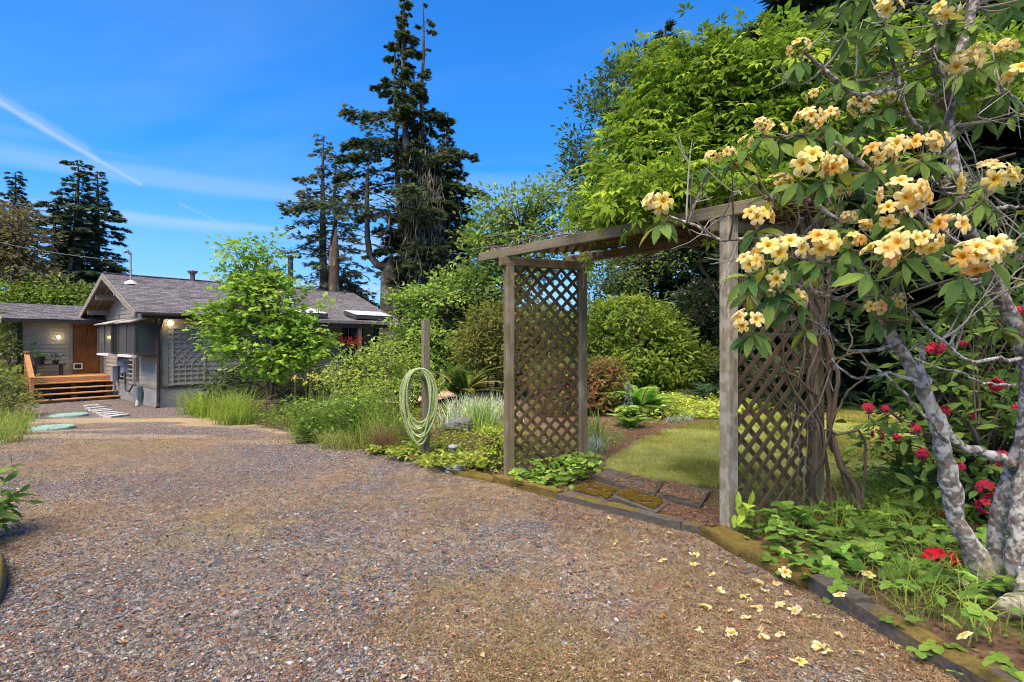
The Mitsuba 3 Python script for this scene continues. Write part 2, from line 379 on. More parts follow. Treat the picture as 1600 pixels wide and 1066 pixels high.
scene['mossy_concrete'] = {'type': 'twosided', 'bsdf': {'type': 'bumpmap', 'arbitrary': proc(lambda p, n, uv: fbm(p.x * 60, p.y * 60, p.z * 60, 3), .002), 'scale': .008,
                           'bsdf': {'type': 'principled', 'base_color': proc(moss_fn), 'roughness': .95, 'specular': .12}}}
def shingle_fn(p, n, uv):
    d = fbm(p.x * 1.2, p.y * 1.2, p.z, 3)
    return mix((.10, .098, .104), (.20, .195, .205), d * .5 + .5 * noise(p.x * 22, p.y * 22, p.z * 22))
scene['roof_felt'] = {'type': 'twosided', 'bsdf': {'type': 'principled', 'base_color': proc(shingle_fn), 'roughness': .9, 'specular': .2}}

# ---------------------------------------------------------------- terrain
CURB_PX = [(300, 648), (430, 670), (490, 684), (560, 703), (640, 720), (690, 737), (740, 748), (780, 757), (850, 776), (940, 800), (1000, 815), (1060, 830), (1100, 838), (1150, 858), (1220, 890), (1262, 925), (1330, 965), (1400, 1010), (1500, 1066), (1590, 1130)]
CURB = np.array([((px - 800) / FOCAL * Y, Y) for px, Y in ((px, CAM_Z / ((py - 533) / FOCAL - .055)) for px, py in CURB_PX)])
_o = np.argsort(CURB[:, 1])
def xc(y): return np.interp(y, CURB[_o, 1], CURB[_o, 0])
def sst(a, b, x):
    t = np.clip((x - a) / (b - a), 0, 1); return t * t * (3 - 2 * t)
def drive_z(x, y): return -.055 * np.minimum(np.maximum(y, -30), 17.)
def G(x, y):
    """Height of the ground."""
    x, y = np.asarray(x, float), np.asarray(y, float)
    d = x - xc(np.clip(y, 1.3, 12.4))
    dz = drive_z(x, y)
    flat = -.17 - .016 * np.clip(y, 0, 9) - .004 * np.clip(y - 9, 0, 40)
    # the garden stands level to the right of the drive and sinks towards the house
    left = sst(0, -6, x + .25 * (y - 8))
    g = flat * (1 - left) + np.maximum(dz, -1.0) * left
    z = dz + sst(.16, .34, d) * .045 * sst(14, 10, y) + sst(.2, 2.2, d) * (g - dz)
    n = meshkit.noise(np.stack([x * .7, y * .7, x * 0], -1), 3) - .5
    return z + n * .05 * sst(.5, 2, d)

def axis(a, b, step, far):
    g = list(np.arange(a, b + 1e-6, step)); s = step
    lo, hi = [], []
    q = b
    while q < far: s *= 1.35; q += s; hi.append(q)
    q, s = a, step
    while q > -far: s *= 1.35; q -= s; lo.append(q)
    return np.array(lo[::-1] + g + hi)
gx, gy = axis(-12, 12, .25, 600), axis(-2, 24, .25, 600)
X, Y = np.meshgrid(gx, gy)
v = np.stack([X, Y, G(X, Y)], -1).reshape(-1, 3)
nx = len(gx); i, j = np.meshgrid(np.arange(len(gy) - 1), np.arange(nx - 1), indexing='ij'); a = (i * nx + j).ravel()
struct('ground', (v, np.vstack([np.stack([a, a + 1, a + nx + 1], 1), np.stack([a, a + nx + 1, a + nx], 1)])), 'soil_ground', smooth=True)

def sheet(poly, step, lift, seed=0):
    """A sheet that follows the ground inside an outline."""
    P = Polygon(poly).buffer(0); x0, y0, x1, y1 = P.bounds
    X, Y = np.meshgrid(np.arange(x0, x1, step), np.arange(y0, y1, step))
    m = contains_xy(P.buffer(-step * .3), X, Y)
    edge = np.array([P.exterior.interpolate(t).coords[0] for t in np.arange(0, P.exterior.length, step)])
    pts = np.vstack([np.stack([X[m], Y[m]], 1), edge])
    tri = Delaunay(pts).simplices
    cen = pts[tri].mean(1); tri = tri[contains_xy(P, cen[:, 0], cen[:, 1])]
    return np.column_stack([pts, G(pts[:, 0], pts[:, 1]) + lift]), tri

LEFT = [(-2.8, -2), (-2.9, 1.5), (-3.1, 3.2), (-4.6, 4.4), (-6.5, 6.2), (-8.2, 8.2), (-9.9, 10.5), (-12.2, 13.4), (-15.2, 16.0), (-17.2, 17.6), (-18.2, 18.8)]
drive = [tuple(p) for p in CURB[_o]]
drive_poly = [(1.62, -2)] + [(x + .12, y) for x, y in drive] + [(-9.6, 15.4), (-10.6, 17.2), (-15.2, 20.6), (-17.8, 20.2)] + LEFT[::-1]
DRIVE = Polygon(drive_poly).buffer(0)
v, f = sheet(drive_poly, .3, .006)
v[:, 2] = np.maximum(v[:, 2], drive_z(v[:, 0], v[:, 1]) + .006)
struct('gravel_driveway', (v, f), 'gravel_ground', smooth=True)
lawn_raw = [(.98, 5.75), (1.45, 6.6), (1.9, 7.55), (2.8, 8.75), (3.8, 9.4), (5.2, 10.4), (6.8, 12.5), (9, 16.5), (13, 17.5), (13.5, 12), (8.6, 8), (5.9, 6.3), (4.2, 5.35), (3.3, 4.9), (2.4, 4.85), (1.85, 4.95), (1.35, 5.35)]
_lp = Polygon(lawn_raw); _e = np.array([_lp.exterior.interpolate(t).coords[0] for t in np.arange(0, _lp.exterior.length, .12)])
lawn_poly = [tuple(q) for q in _e + .22 * (np.stack([meshkit.fbm(np.column_stack([_e * 2.6, _e[:, 0] * 0]), 3, k) for k in (1, 2)], -1) - .5)]
v, f = sheet(lawn_poly, .15, .012)
struct('lawn', (v, f), 'lawn_ground', smooth=True)

# ---------------------------------------------------------------- gravel, litter and grass on the ground (nobody could count them)
rng = np.random.default_rng(11)
def sample_drive(n, y0, y1, power=1.0, poly=DRIVE, right=None):
    out = np.zeros((0, 2))
    while len(out) < n:
        y = y0 + (y1 - y0) * rng.random(4 * n) ** power
        x = rng.uniform(-1.05, 1.05, 4 * n) * (y + .3)
        m = contains_xy(poly, x, y)
        out = np.vstack([out, np.stack([x[m], y[m]], 1)])
    return out[:n]
def tanness(p):
    q = np.column_stack([p, p[:, 0] * 0])
    return .055 * sst(-1.2, .9, p[:, 0]) * sst(7.5, 4.5, p[:, 1]) - .07 * sst(-.5, -2.2, p[:, 0]) * sst(7, 5, p[:, 1]) - .15 * np.exp(-((p[:, 0] + 3.0) ** 2 / 4.0 + (p[:, 1] - 7.0) ** 2 / 5.0)) - .08 * np.exp(-((p[:, 0] - .2) ** 2 / .35 + (p[:, 1] - 3.9) ** 2 / .5)) + .62 * meshkit.fbm(q * .42 + [3.3, 1.7, 2.3], 4, 0) + .38 * meshkit.fbm(q * 2.1, 4, 9)
OCT = (np.array([[1, 0, 0], [-1, 0, 0], [0, 1, 0], [0, -1, 0], [0, 0, 1], [0, 0, -1.]]), np.array([[0, 2, 4], [2, 1, 4], [1, 3, 4], [3, 0, 4], [2, 0, 5], [1, 2, 5], [3, 1, 5], [0, 3, 5]]))
def stones(P, size, cols):
    n = len(P)
    ax = rng.uniform(.45, 1.0, (n, 1, 3)) * [1.1, .9, .55]
    v = OCT[0][None] * ax + rng.normal(0, .16, (n, 6, 3))
    a, b = rng.random(n) * 6.283, rng.normal(0, .5, n)
    ca, sa, cb, sb = np.cos(a), np.sin(a), np.cos(b), np.sin(b)
    R = np.stack([np.stack([ca, -sa * cb, sa * sb], 1), np.stack([sa, ca * cb, -ca * sb], 1), np.stack([0 * a, sb, cb], 1)], 1)
    v = np.einsum('nij,nkj->nki', R, v) * size[:, None, None]
    v += np.column_stack([P, drive_z(P[:, 0], P[:, 1]) + .006 + size * .12])[:, None]
    return v, OCT[1], np.repeat(cols[:, None], 6, 1)
P = sample_drive(210000, 1.55, 10.5, 1.55); t = tanness(P)
P = P[rng.random(len(P)) < np.clip((.545 - t) * 9, .08, 1)]
size = rng.lognormal(-5.12, .40, len(P)).clip(.0025, .018)
cols = jitter(rng, [(.040, .044, .049), (.09, .093, .096), (.17, .172, .172), (.07, .073, .078), (.36, .35, .33)], len(P), .3, .05)
m = rng.random(len(P)) < .13; cols[m] = jitter(rng, [(.17, .065, .035), (.24, .13, .08), (.12, .055, .04)], m.sum(), .25)
lump(MB(), *stones(P, size, cols)).build('gravel_stones', 'matte', kind='stuff')
labels['gravel_stones']['label'] = 'loose grey and reddish crushed stones on the driveway'
# dry straw, bark chips and petals' remains
P = sample_drive(130000, 1.55, 9.5, 1.6); t = tanness(P); P = P[rng.random(len(P)) < np.clip((t - .40) * 7, .12, 1)]
n = len(P); az = rng.random(n) * 6.283
D = np.stack([np.cos(az), np.sin(az), rng.normal(0, .25, n)], 1); N = np.stack([rng.normal(0, .35, n), rng.normal(0, .35, n), np.ones(n)], 1)
cols = jitter(rng, [(.14, .062, .034), (.20, .115, .064), (.29, .215, .125), (.10, .060, .043), (.38, .31, .20)], n, .25)
lump(MB(), *scatter(DIAMOND, np.column_stack([P, drive_z(P[:, 0], P[:, 1]) + .010]), D, N, rng.uniform(.007, .024, n), cols)).build('bark_litter', 'matte', kind='stuff')
P = sample_drive(330, 1.6, 6.5, 1.4); n = len(P); az = rng.random(n) * 6.283
lump(MB(), *scatter((LEAF[0] * [1, 1, 2.2], LEAF[1]), np.column_stack([P, drive_z(P[:, 0], P[:, 1]) + .014]), np.stack([np.cos(az), np.sin(az), rng.normal(.1, .2, n)], 1), rng.normal(0, .3, (n, 3)) + [0, 0, 1], rng.uniform(.018, .045, n), jitter(rng, [(.30, .17, .085), (.20, .09, .045), (.42, .34, .24), (.50, .47, .42)], n, .25))).build('dry_leaves', 'matte', kind='stuff')
labels['dry_leaves']['label'] = 'scattered dry curled leaves lying on the gravel drive'
labels['bark_litter']['label'] = 'brown bark chips and dry leaf litter strewn over the driveway'
P = sample_drive(80000, 1.55, 12, 1.5); t = tanness(P); P = P[(t > .47) & (rng.random(len(P)) < np.clip((t - .45) * 9, 0, 1))]
v, f, c = blades(rng, np.column_stack([P, drive_z(P[:, 0], P[:, 1]) + .006]), .030, .0035, 1.3, [(.36, .27, .12), (.46, .35, .19), (.20, .19, .06), (.30, .20, .09)], 2)
lump(MB(), v, f, c).build('dry_grass', 'leaf', kind='stuff'); labels['dry_grass']['label'] = 'short straw coloured dry grass and moss between the gravel'
LAWN = Polygon(lawn_poly).buffer(.07)
q = rng.uniform([.9, 4.7], [9, 14], (600000, 2)); q = q[contains_xy(LAWN, q[:, 0], q[:, 1])]; q = q[rng.random(len(q)) < np.clip(6.5 / q[:, 1], 0, 1) ** 1.5]
v, f, c = blades(rng, np.column_stack([q, G(q[:, 0], q[:, 1]) + .008]), .055, .005, .8, [(.10, .155, .026), (.16, .21, .04), (.40, .34, .14), (.24, .26, .07)], 2)
_t = meshkit.fbm(np.column_stack([q * .9, q[:, 0] * 0]), 3, 12)[:, None, None]; c = np.clip(c * (1 + 1.5 * sst(.42, .62, _t)) * np.array([1.1, 1, .9]), .01, .7) * (1 - .25 * meshkit.noise(np.column_stack([q * 6, q[:, 0] * 0]), 4)[:, None, None])
lump(MB(), v, f, c).build('lawn_grass', 'leaf', kind='stuff'); labels['lawn_grass']['label'] = 'mown half dry grass of the lawn behind the arbor'

def gpt(px, py, lift=0.0):
    """The ground point that the photo shows at this pixel."""
    a, b = (px - 800) / FOCAL, (py - 533) / FOCAL
    Y = np.linspace(1.2, 60, 4000)
    h = CAM_Z - b * Y - (np.maximum(G(a * Y, Y), -9) + lift)
    i = int(np.argmax(h < 0)) if (h < 0).any() else len(Y) - 1
    return np.array([a * Y[i], Y[i], float(G(a * Y[i], Y[i])) + lift])

# ================================================================ the house
HC, HA, HB = np.array([-11.0, 16.4]), np.array([.655, .756]), np.array([-.756, .655])   # near corner, along the long wall, along the gable wall
HAX = np.array([[.655, .756, 0], [-.756, .655, 0], [0, 0, 1.]])
def H(u, v, z): return np.array([*(HC + HA * u + HB * v), z])
GREY, DARK, WHITE, BLACK = (.24, .23, .21), (.05, .042, .036), (.72, .72, .70), (.018, .018, .02)
house = thing('house', 'low grey wooden house with dark shingle gable roof and an entrance wing beyond the gravel', 'house')

def boards(root, a, b, z0, z1, n, step=.15, top=None, skip=()):
    """Lapped boards of a wall from a to b (u, v), n = outward direction; top(z) -> fractions left and right."""
    z = z0
    out = np.array([*(HA * n[0] + HB * n[1]), 0])
    while z < z1 - .03:
        h = min(step, z1 - z); f0, f1 = top(z + h * .5) if top else (0, 1)
        spans = [(f0, f1)]
        for (s0, s1, b0, b1) in skip:
            if b0 < z + h * .5 < b1:
                spans = [q for lo, hi in spans for q in ((lo, min(hi, s0)), (max(lo, s1), hi)) if q[1] - q[0] > .01]
        for lo, hi in spans:
            p, q = [np.array(a) * (1 - f) + np.array(b) * f for f in (lo, hi)]
            MB().bar(H(*p, z + h / 2) + out * .018, H(*q, z + h / 2) + out * .018, .022, h + .012, np.array([0, 0, 1]) - .17 * out).build(f'{root}__siding_board', 'siding_paint')
        z += step

ZF, ZE, ZR, ZG = -.24, 2.12, 3.46, -1.35           # siding foot, eave, ridge, below ground
W, RV = 6.95, 3.45
# long wall
wall = f'{house}__long_wall'
MB().bar(H(0, .06, (ZF + ZE) / 2), H(6.3, .06, (ZF + ZE) / 2), .10, ZE - ZF - .004).build(wall, 'siding_paint')
boards(wall, (.0, 0), (6.3, 0), ZF, ZE - .02, (0, -1))
# gable wall
wall = f'{house}__gable_wall'
pts = [(0.06, 0.1, ZF), (0.06, W, ZF), (0.06, W, ZE), (0.06, RV, ZR - .12), (0.06, 0.1, ZE)]
vs = [H(*p) for p in pts] + [H(p[0] + .1, p[1], p[2]) for p in pts]
MB().add(vs, [[0, 1, 2], [0, 2, 3], [0, 3, 4], [5, 7, 6], [5, 8, 7], [5, 9, 8]]).build(wall, 'siding_paint')
def gtop(z):
    if z < ZE: return 0, 1
    k = (z - ZE) / (ZR - .1 - ZE) * RV
    return k / W, 1 - k / W
boards(wall, (0, 0), (0, W), ZF, ZR - .16, (-1, 0), top=gtop, skip=[(.02, .30, .62, 1.85), (.40, .68, .62, 1.85), (.30, .66, -.2, .72)])
# corner boards, trim band and foundation
for u, v in ((-.015, -.02), (-.02, 2.3), (-.02, 4.6)):
    MB().bar(H(u, v, ZF - .02), H(u, v, ZE), .14, .055, HAX[1] if v > 0 else HAX[0] + HAX[1] * .0, bev=.006).build(f'{house}__corner_board', 'trim_paint')
MB().bar(H(.12, -.045, ZF), H(.12, -.045, ZE), .035, .16, HAX[0]).build(f'{house}__corner_board', 'trim_paint')
MB().bar(H(-.0, .03, (ZG + ZF) / 2), H(8.6, .03, (ZG + ZF) / 2), .10, ZF - ZG - .01).build(f'{house}__foundation', 'foundation_paint')
MB().bar(H(-.01, -.0, (ZG + ZF) / 2), H(-.01, W, (ZG + ZF) / 2), .10, ZF - ZG - .008).build(f'{house}__foundation', 'foundation_paint')
MB().bar(H(-.075, .0, ZF - .03), H(-.075, W, ZF - .03), .025, .09).build(f'{house}__trim_board', 'trim_paint')
MB().bar(H(0.1, -.05, ZF - .035), H(6.3, -.05, ZF - .035), .02, .06, c=DARK).build(f'{house}__trim_board', 'matte')

# roof slabs with their shingles
def roof_plane(root, a0, a1, b0, b1, seed, tab=.30, course=.155, th=.05):
    """a0, a1: lower edge from left to right; b0, b1: upper edge. Points in the world."""
    a0, a1, b0, b1 = (np.asarray(p, float) for p in (a0, a1, b0, b1))
    n = unit(np.cross(a1 - a0, b0 - a0))
    if n[2] < 0: n = -n
    V = [a0, a1, b1, b0]; V = V + [p - n * th for p in V]
    MB().add(V, [[0, 1, 2], [0, 2, 3], [4, 6, 5], [4, 7, 6], [0, 4, 5], [0, 5, 1], [1, 5, 6], [1, 6, 2], [2, 6, 7], [2, 7, 3], [3, 7, 4], [3, 4, 0]]).build(root, 'roof_felt')
    r = np.random.default_rng(seed); m = MB()
    L = np.linalg.norm(b0 - a0); rows = int(L / course)
    for k in range(rows):
        t0, t1 = k / rows - .01, min((k + 1.25) / rows, 1)
        e0, e1, g0, g1 = a0 + (b0 - a0) * t0, a1 + (b1 - a1) * t0, a0 + (b0 - a0) * t1, a1 + (b1 - a1) * t1
        cnt = int(np.linalg.norm(e1 - e0) / tab); s = 0.0; off = r.random() * .8
        edges = np.clip((np.arange(cnt + 2) - off + r.normal(0, .07, cnt + 2)) / cnt, 0, 1)
        base = np.array([.135, .13, .136]) * (1 + r.normal(0, .05))
        for q in range(cnt + 1):
            s0, s1 = edges[q], edges[q + 1]
            if s1 - s0 < .002: continue
            d = .003 / max(np.linalg.norm(e1 - e0), 1)
            h = .016 + .006 * r.random()
            p = [e0 + (e1 - e0) * (s0 + d) + n * h, e0 + (e1 - e0) * (s1 - d) + n * h, g0 + (g1 - g0) * (s1 - d) + n * .004, g0 + (g1 - g0) * (s0 + d) + n * .004]
            p += [p[0] - n * h, p[1] - n * h]
            m.add(p, [[0, 1, 2], [0, 2, 3], [4, 5, 1], [4, 1, 0]], np.clip(base * (1 + r.normal(0, .16)) * (1 + r.normal(0, .02, 3)), .04, .4))
    m.build(f'{root}__shingle', 'matte', kind='stuff')
    return n
EO = -.55                                                                       # overhang in front of the long wall
zeo = ZE - .33 * .5
roof = f'{house}__roof'
roof_plane(roof, H(-.75, EO, zeo + .09), H(8.75, EO, zeo + .09), H(-.75, RV, ZR + .05), H(9.0, RV, ZR + .05), 1)
roof_plane(f'{house}__back_roof', H(9.0, 2 * RV - EO, zeo + .09), H(-.75, 2 * RV - EO, zeo + .09), H(9.0, RV + .004, ZR + .05), H(-.75, RV + .004, ZR + .05), 2, tab=.6, course=.31)
MB().bar(H(-.75, RV, ZR + .065), H(9.0, RV, ZR + .065), .22, .03, c=(.13, .125, .13)).build(f'{house}__ridge_cap', 'matte')
# rake boards, soffit planks and purlins of the gable
for sgn in (0, 1):
    v0 = EO if sgn == 0 else 2 * RV - EO
    MB().bar(H(-.78, v0, zeo + .0), H(-.78, RV, ZR - .055), .035, .19, bev=.004).build(f'{house}__rake_board', 'trim_paint')
MB().bar(H(-.45, 2 * RV - EO + .12, zeo - .02), H(-.45, RV + .1, ZR - .12), .03, .16, bev=.004).build(f'{house}__rake_board', 'trim_paint')
for v in (.9, 2.2, 3.45, 4.7, 6.0):
    zz = ZR - .22 - abs(v - RV) * .385
    MB().bar(H(-.72, v, zz), H(.05, v, zz), .09, .17, c=(.13, .12, .095)).build(f'{house}__purlin', 'trim_paint')
MB().bar(H(-.6, EO + .03, zeo - .01), H(8.75, EO + .03, zeo - .01), .03, .17, c=(.06, .05, .042)).build(f'{house}__fascia', 'matte')
MB().bar(H(-.65, EO - .06, zeo + .03), H(8.7, EO - .06, zeo + .03), .11, .10, c=(.045, .037, .033), bev=.02).build(f'{house}__gutter', 'matte')
MB().bar(H(-.0, -.27, ZE - .13), H(8.6, -.27, ZE - .13), .50, .02, c=(.12, .11, .09)).build(f'{house}__soffit', 'matte')
# downspout at the corner
MB().tube([H(-.08, EO - .03, zeo), H(-.08, -.40, zeo - .22), H(-.08, -.14, zeo - .42), H(-.08, -.13, .3), H(-.08, -.13, -.75), H(-.14, -.3, -.86)], .05, 8, (.040, .030, .026)).build(f'{house}__downspout', 'matte')
# porch roof with skylights
roof_plane(f'{house}__porch_roof', H(4.2, -1.15, 1.94), H(8.25, -1.15, 1.94), H(4.2, EO + .15, 2.13), H(8.62, EO + .15, 2.13), 3)
MB().bar(H(4.25, -1.2, 1.90), H(8.25, -1.2, 1.90), .10, .11, c=(.20, .20, .205)).build(f'{house}__gutter', 'matte')
MB().bar(H(4.3, -1.1, 1.78), H(8.2, -1.1, 1.78), .09, .16, c=(.10, .085, .07)).build(f'{house}__porch_beam', 'matte')
for u0, u1 in ((3.75, 5.15), (6.35, 8.1)):
    k = MB()
    for q in ((u0, u1, -.95, -.90), (u0, u1, -.12, -.07)):
        k.bar(H(q[0], q[2], 2.13 + (q[2] + .95) * .25), H(q[1], q[2], 2.13 + (q[2] + .95) * .25), .05, .15, c=(.06, .06, .062))
    for u in (u0 + .02, u1 - .02): k.bar(H(u, -.93, 2.13), H(u, -.1, 2.34), .05, .15, c=(.06, .06, .062))
    s = k.build(f'{house}__skylight', 'matte')
    MB().add([H(u0, -.97, 2.215), H(u1, -.97, 2.215), H(u1, -.07, 2.43), H(u0, -.07, 2.43)], [[0, 1, 2], [0, 2, 3]], (.55, .58, .60)).build(f'{s}__pane', 'gloss')
# porch: posts, rail, glass doors set back, pale wall
for u, v in ((6.45, -1.05), (8.1, -1.05), (8.1, 1.2)):
    MB().bar(H(u, v, -.3), H(u, v, 1.72), .13, .13, HAX[0], (.22, .17, .12), bev=.008).build(f'{house}__porch_post', 'matte')
MB().bar(H(6.3, 1.25, .78), H(8.6, 1.25, .78), .10, 2.05, c=(.20, .175, .13)).build(f'{house}__porch_wall', 'matte')
for k, (u0, u1) in enumerate(((6.75, 7.35), (7.38, 8.0))):
    f = MB()
    for u in (u0 + .03, u1 - .03): f.bar(H(u, 1.16, -.2), H(u, 1.16, 1.72), .06, .06, HAX[0], BLACK)
    for z in (-.17, 1.69): f.bar(H(u0 + .06, 1.16, z), H(u1 - .06, 1.16, z), .06, .06, c=BLACK)
    d = f.build(f'{house}__glass_door', 'matte')
    MB().box(H((u0 + u1) / 2, 1.165, .76), (u1 - u0 - .12, .012, 1.8), axes=HAX).build(f'{d}__pane', 'pane_glass')
MB().bar(H(4.3, -1.05, .62), H(8.1, -1.05, .62), .05, .08, c=(.05, .055, .05)).build(f'{house}__porch_rail', 'matte')
MB().bar(H(4.3, -1.05, .25), H(8.1, -1.05, .25), .04, .06, c=(.05, .055, .05)).build(f'{house}__porch_rail', 'matte')
MB().bar(H(4.2, -.5, -.32), H(8.6, -.5, -.32), 1.3, .07, c=(.34, .20, .10)).build(f'{house}__porch_floor', 'matte')
# chimneys and vents
def rz(v): return ZE + .05 + (ZR - ZE) / RV * v + .05
p = H(4.68, 1.0, rz(1.0))
c = MB().tube([p - [0, 0, .2], p + [0, 0, 1.85]], .10, 12, (.030, .036, .034)).build(f'{house}__stove_pipe', 'gloss', True)
MB().tube([p + [0, 0, 1.83], p + [0, 0, 1.92]], .13, 12, (.04, .045, .045)).build(f'{c}__cap', 'matte')
MB().tube([p - [0, 0, .1], p + [0, 0, .34]], .15, 12, (.62, .63, .63)).build(f'{c}__flashing', 'gloss', True)
p = H(2.0, RV - .05, ZR)
c = MB().tube([p, p + [0, 0, .30]], .085, 10, (.13, .12, .12)).build(f'{house}__roof_vent', 'matte')
MB().lathe(p, [(.02, .44), (.19, .40), (.15, .33), (.09, .28)], 12, (.20, .19, .19)).build(f'{c}__cap', 'matte')
p = H(-.2, 2.4, rz(2.4))
c = MB().tube([p, p + [0, 0, .95], p + [.0, 0, 1.02]], .028, 8, (.30, .31, .33)).build(f'{house}__service_mast', 'gloss')
MB().tube([p + [0, 0, .98], p + [-.07, -.05, 1.08], p + [-.17, -.09, 1.02]], [.05, .055, .04], 8, (.25, .26, .28)).build(f'{c}__weather_head', 'matte')
MB().lathe(p, [(.22, -.05), (.14, .04), (.04, .10)], 10, (.55, .55, .54)).build(f'{c}__flashing', 'matte')
far = np.array([-42., 30., 12.3]); q = p + [-.1, -.06, .72]
w = [q * (1 - t) + far * t + np.array([0, 0, -1.2 * 4 * t * (1 - t)]) for t in np.linspace(0, 1, 30)]
tag(MB().tube(w, .016, 4, (.10, .10, .11)).build('power_line', 'matte'), 'thin dark overhead cable running from the mast on the grey roof to the upper left', 'cable')

# wall trellis
scene['trellis_paint'] = {'type': 'twosided', 'bsdf': {'type': 'principled', 'base_color': {'type': 'rgb', 'value': [.36, .333, .275]}, 'roughness': .75, 'specular': .25}}
t = f'{house}__wall_trellis'
u0, u1, z0, z1, n = .32, 1.24, -.19, 1.60, -.075
f = MB()
for u in (u0, u1): f.bar(H(u, n, z0), H(u, n, z1), .05, .03, HAX[1])
for z in (z0, z1): f.bar(H(u0 - .025, n - .002, z), H(u1 + .025, n - .002, z), .03, .05)
f.build(t, 'trellis_paint')
def tslat(a, b): MB().bar(H(a[0], n + .016, a[1]), H(b[0], n + .016, b[1]), .014, .026, HAX[2] if abs(a[1] - b[1]) < 1e-6 else HAX[0] + .001).build(f'{t}__slat', 'trellis_paint')
for k in range(1, 5):
    u = u0 + (u1 - u0) * k / 5
    tslat((u, z0), (u, z0 + .60)); tslat((u, z1 - .62), (u, z1))
for z in (z0 + .15, z0 + .30, z0 + .45, z0 + .60, z1 - .62, z1 - .46, z1 - .31, z1 - .155): tslat((u0, z), (u1, z))
za, zb = z0 + .60, z1 - .62
for k in range(7):
    s = -.5 + k * .25
    a0, a1 = max(s, 0), min(s + (zb - za), u1 - u0)
    if a1 - a0 > .08: tslat((u0 + a0, za + a0 - s), (u0 + a1, za + a1 - s))
for k in range(3):
    s = .1 + k * .16
    tslat((u0 + .03, za + .1 + s), (u0 + .06 + s, za + .07))

# two box windows hung on the gable wall
for k, v0 in enumerate((.15, 2.95)):
    v1, d = v0 + 1.85, .62
    z0, z1 = .74, 1.78
    b = f'{house}__box_window'
    f = MB()
    for (u, v) in [(-d, v0), (-d, v1), (-d, (v0 + v1) / 2), (-.06, v0), (-.06, v1)]:
        f.bar(H(u, v, z0), H(u, v, z1 - .02 + .18 * (u + d) / d), .05, .05, HAX[0], (.075, .072, .070))
    for z in (z0 + .03, z1 - .03):
        f.bar(H(-d, v0, z), H(-d, v1, z), .05, .05, c=(.075, .072, .07))
        for v in (v0, v1): f.bar(H(-d, v, z), H(-.06, v, z), .05, .05, c=(.075, .072, .07))
    b = f.build(b, 'matte')
    m = MB(); m.box(H(-d + .01, (v0 + v1) / 2, (z0 + z1) / 2), (.012, v1 - v0, z1 - z0 - .06), axes=HAX).build(f'{b}__pane', 'pane_glass')
    for v in (v0 + .01, v1 - .01): MB().box(H(-d / 2, v, (z0 + z1) / 2), (d - .06, .012, z1 - z0 - .06), axes=HAX).build(f'{b}__pane', 'pane_glass')
    MB().bar(H(-d - .04, v0 - .05, z0 - .03), H(-d - .04, v1 - .3, z0 - .03), .13, .075, c=(.55, .55, .53), bev=.006).build(f'{b}__sill', 'matte')
    MB().bar(H(-d / 2 - .05, v0 - .08, z1 + .09), H(-d / 2 - .05, v1 + .08, z1 + .09), d + .16, .03, np.array([0, 0, 1]) - .28 * HAX[0] * -1 * -1, (.36, .345, .30)).build(f'{b}__top', 'matte')
    MB().bar(H(-d / 2, v0 - .02, z0), H(-d / 2, v1, z0), d - .1, .03, c=(.06, .058, .055)).build(f'{b}__floor', 'matte')
# electric meter, boxes and pipes on the gable wall
e = f'{house}__meter_box'
MB().box(H(-.15, 3.4, .32), (.16, .30, .46), (.30, .33, .37), HAX, .02).build(e, 'matte')
MB().lathe(H(-.22, 3.4, .42), [(.0, .14), (.10, .13), (.12, .0)], 14, (.42, .46, .50), -HAX[0]).build(f'{e}__meter_dial', 'gloss', True)
MB().tube([H(-.13, 3.4, .1), H(-.13, 3.4, -.35), H(-.16, 3.2, -.55), H(-.2, 2.6, -.55), H(-.16, 2.3, -.3)], .028, 7, (.055, .055, .06)).build(f'{house}__conduit', 'matte')
MB().box(H(-.2, 4.55, -.02), (.18, .26, .55), (.27, .30, .36), HAX, .02).build(f'{house}__service_box', 'matte')
MB().tube([H(-.2, 4.55, -.3), H(-.22, 4.5, -.65)], .04, 7, (.24, .26, .30)).build(f'{house}__conduit', 'matte')
MB().box(H(-.16, 1.75, -.55), (.16, .42, .44), (.15, .175, .20), HAX, .03).build(f'{house}__utility_box', 'matte')
MB().tube([H(-.2, 1.6, -.75), H(-.25, 1.5, -1.0)], .05, 7, (.45, .47, .5)).build(f'{house}__conduit', 'matte')
MB().bar(H(-.09, 2.35, -.9), H(-.09, 2.35, 2.05), .07, .09, HAX[1], (.17, .16, .13)).build(f'{house}__corner_board', 'trim_paint')
# small window trellis on the gable wall
w = f'{house}__window_trellis'
f = MB()
for v in (2.55, 4.15): f.bar(H(-.09, v, -.12), H(-.09, v, .70), .05, .05, HAX[1], (.34, .33, .29))
for z in (-.1, .05, .2, .36, .52, .68): f.bar(H(-.105, 2.55, z), H(-.105, 4.15, z), .03, .035, c=(.34, .33, .29))
f.build(w, 'matte')

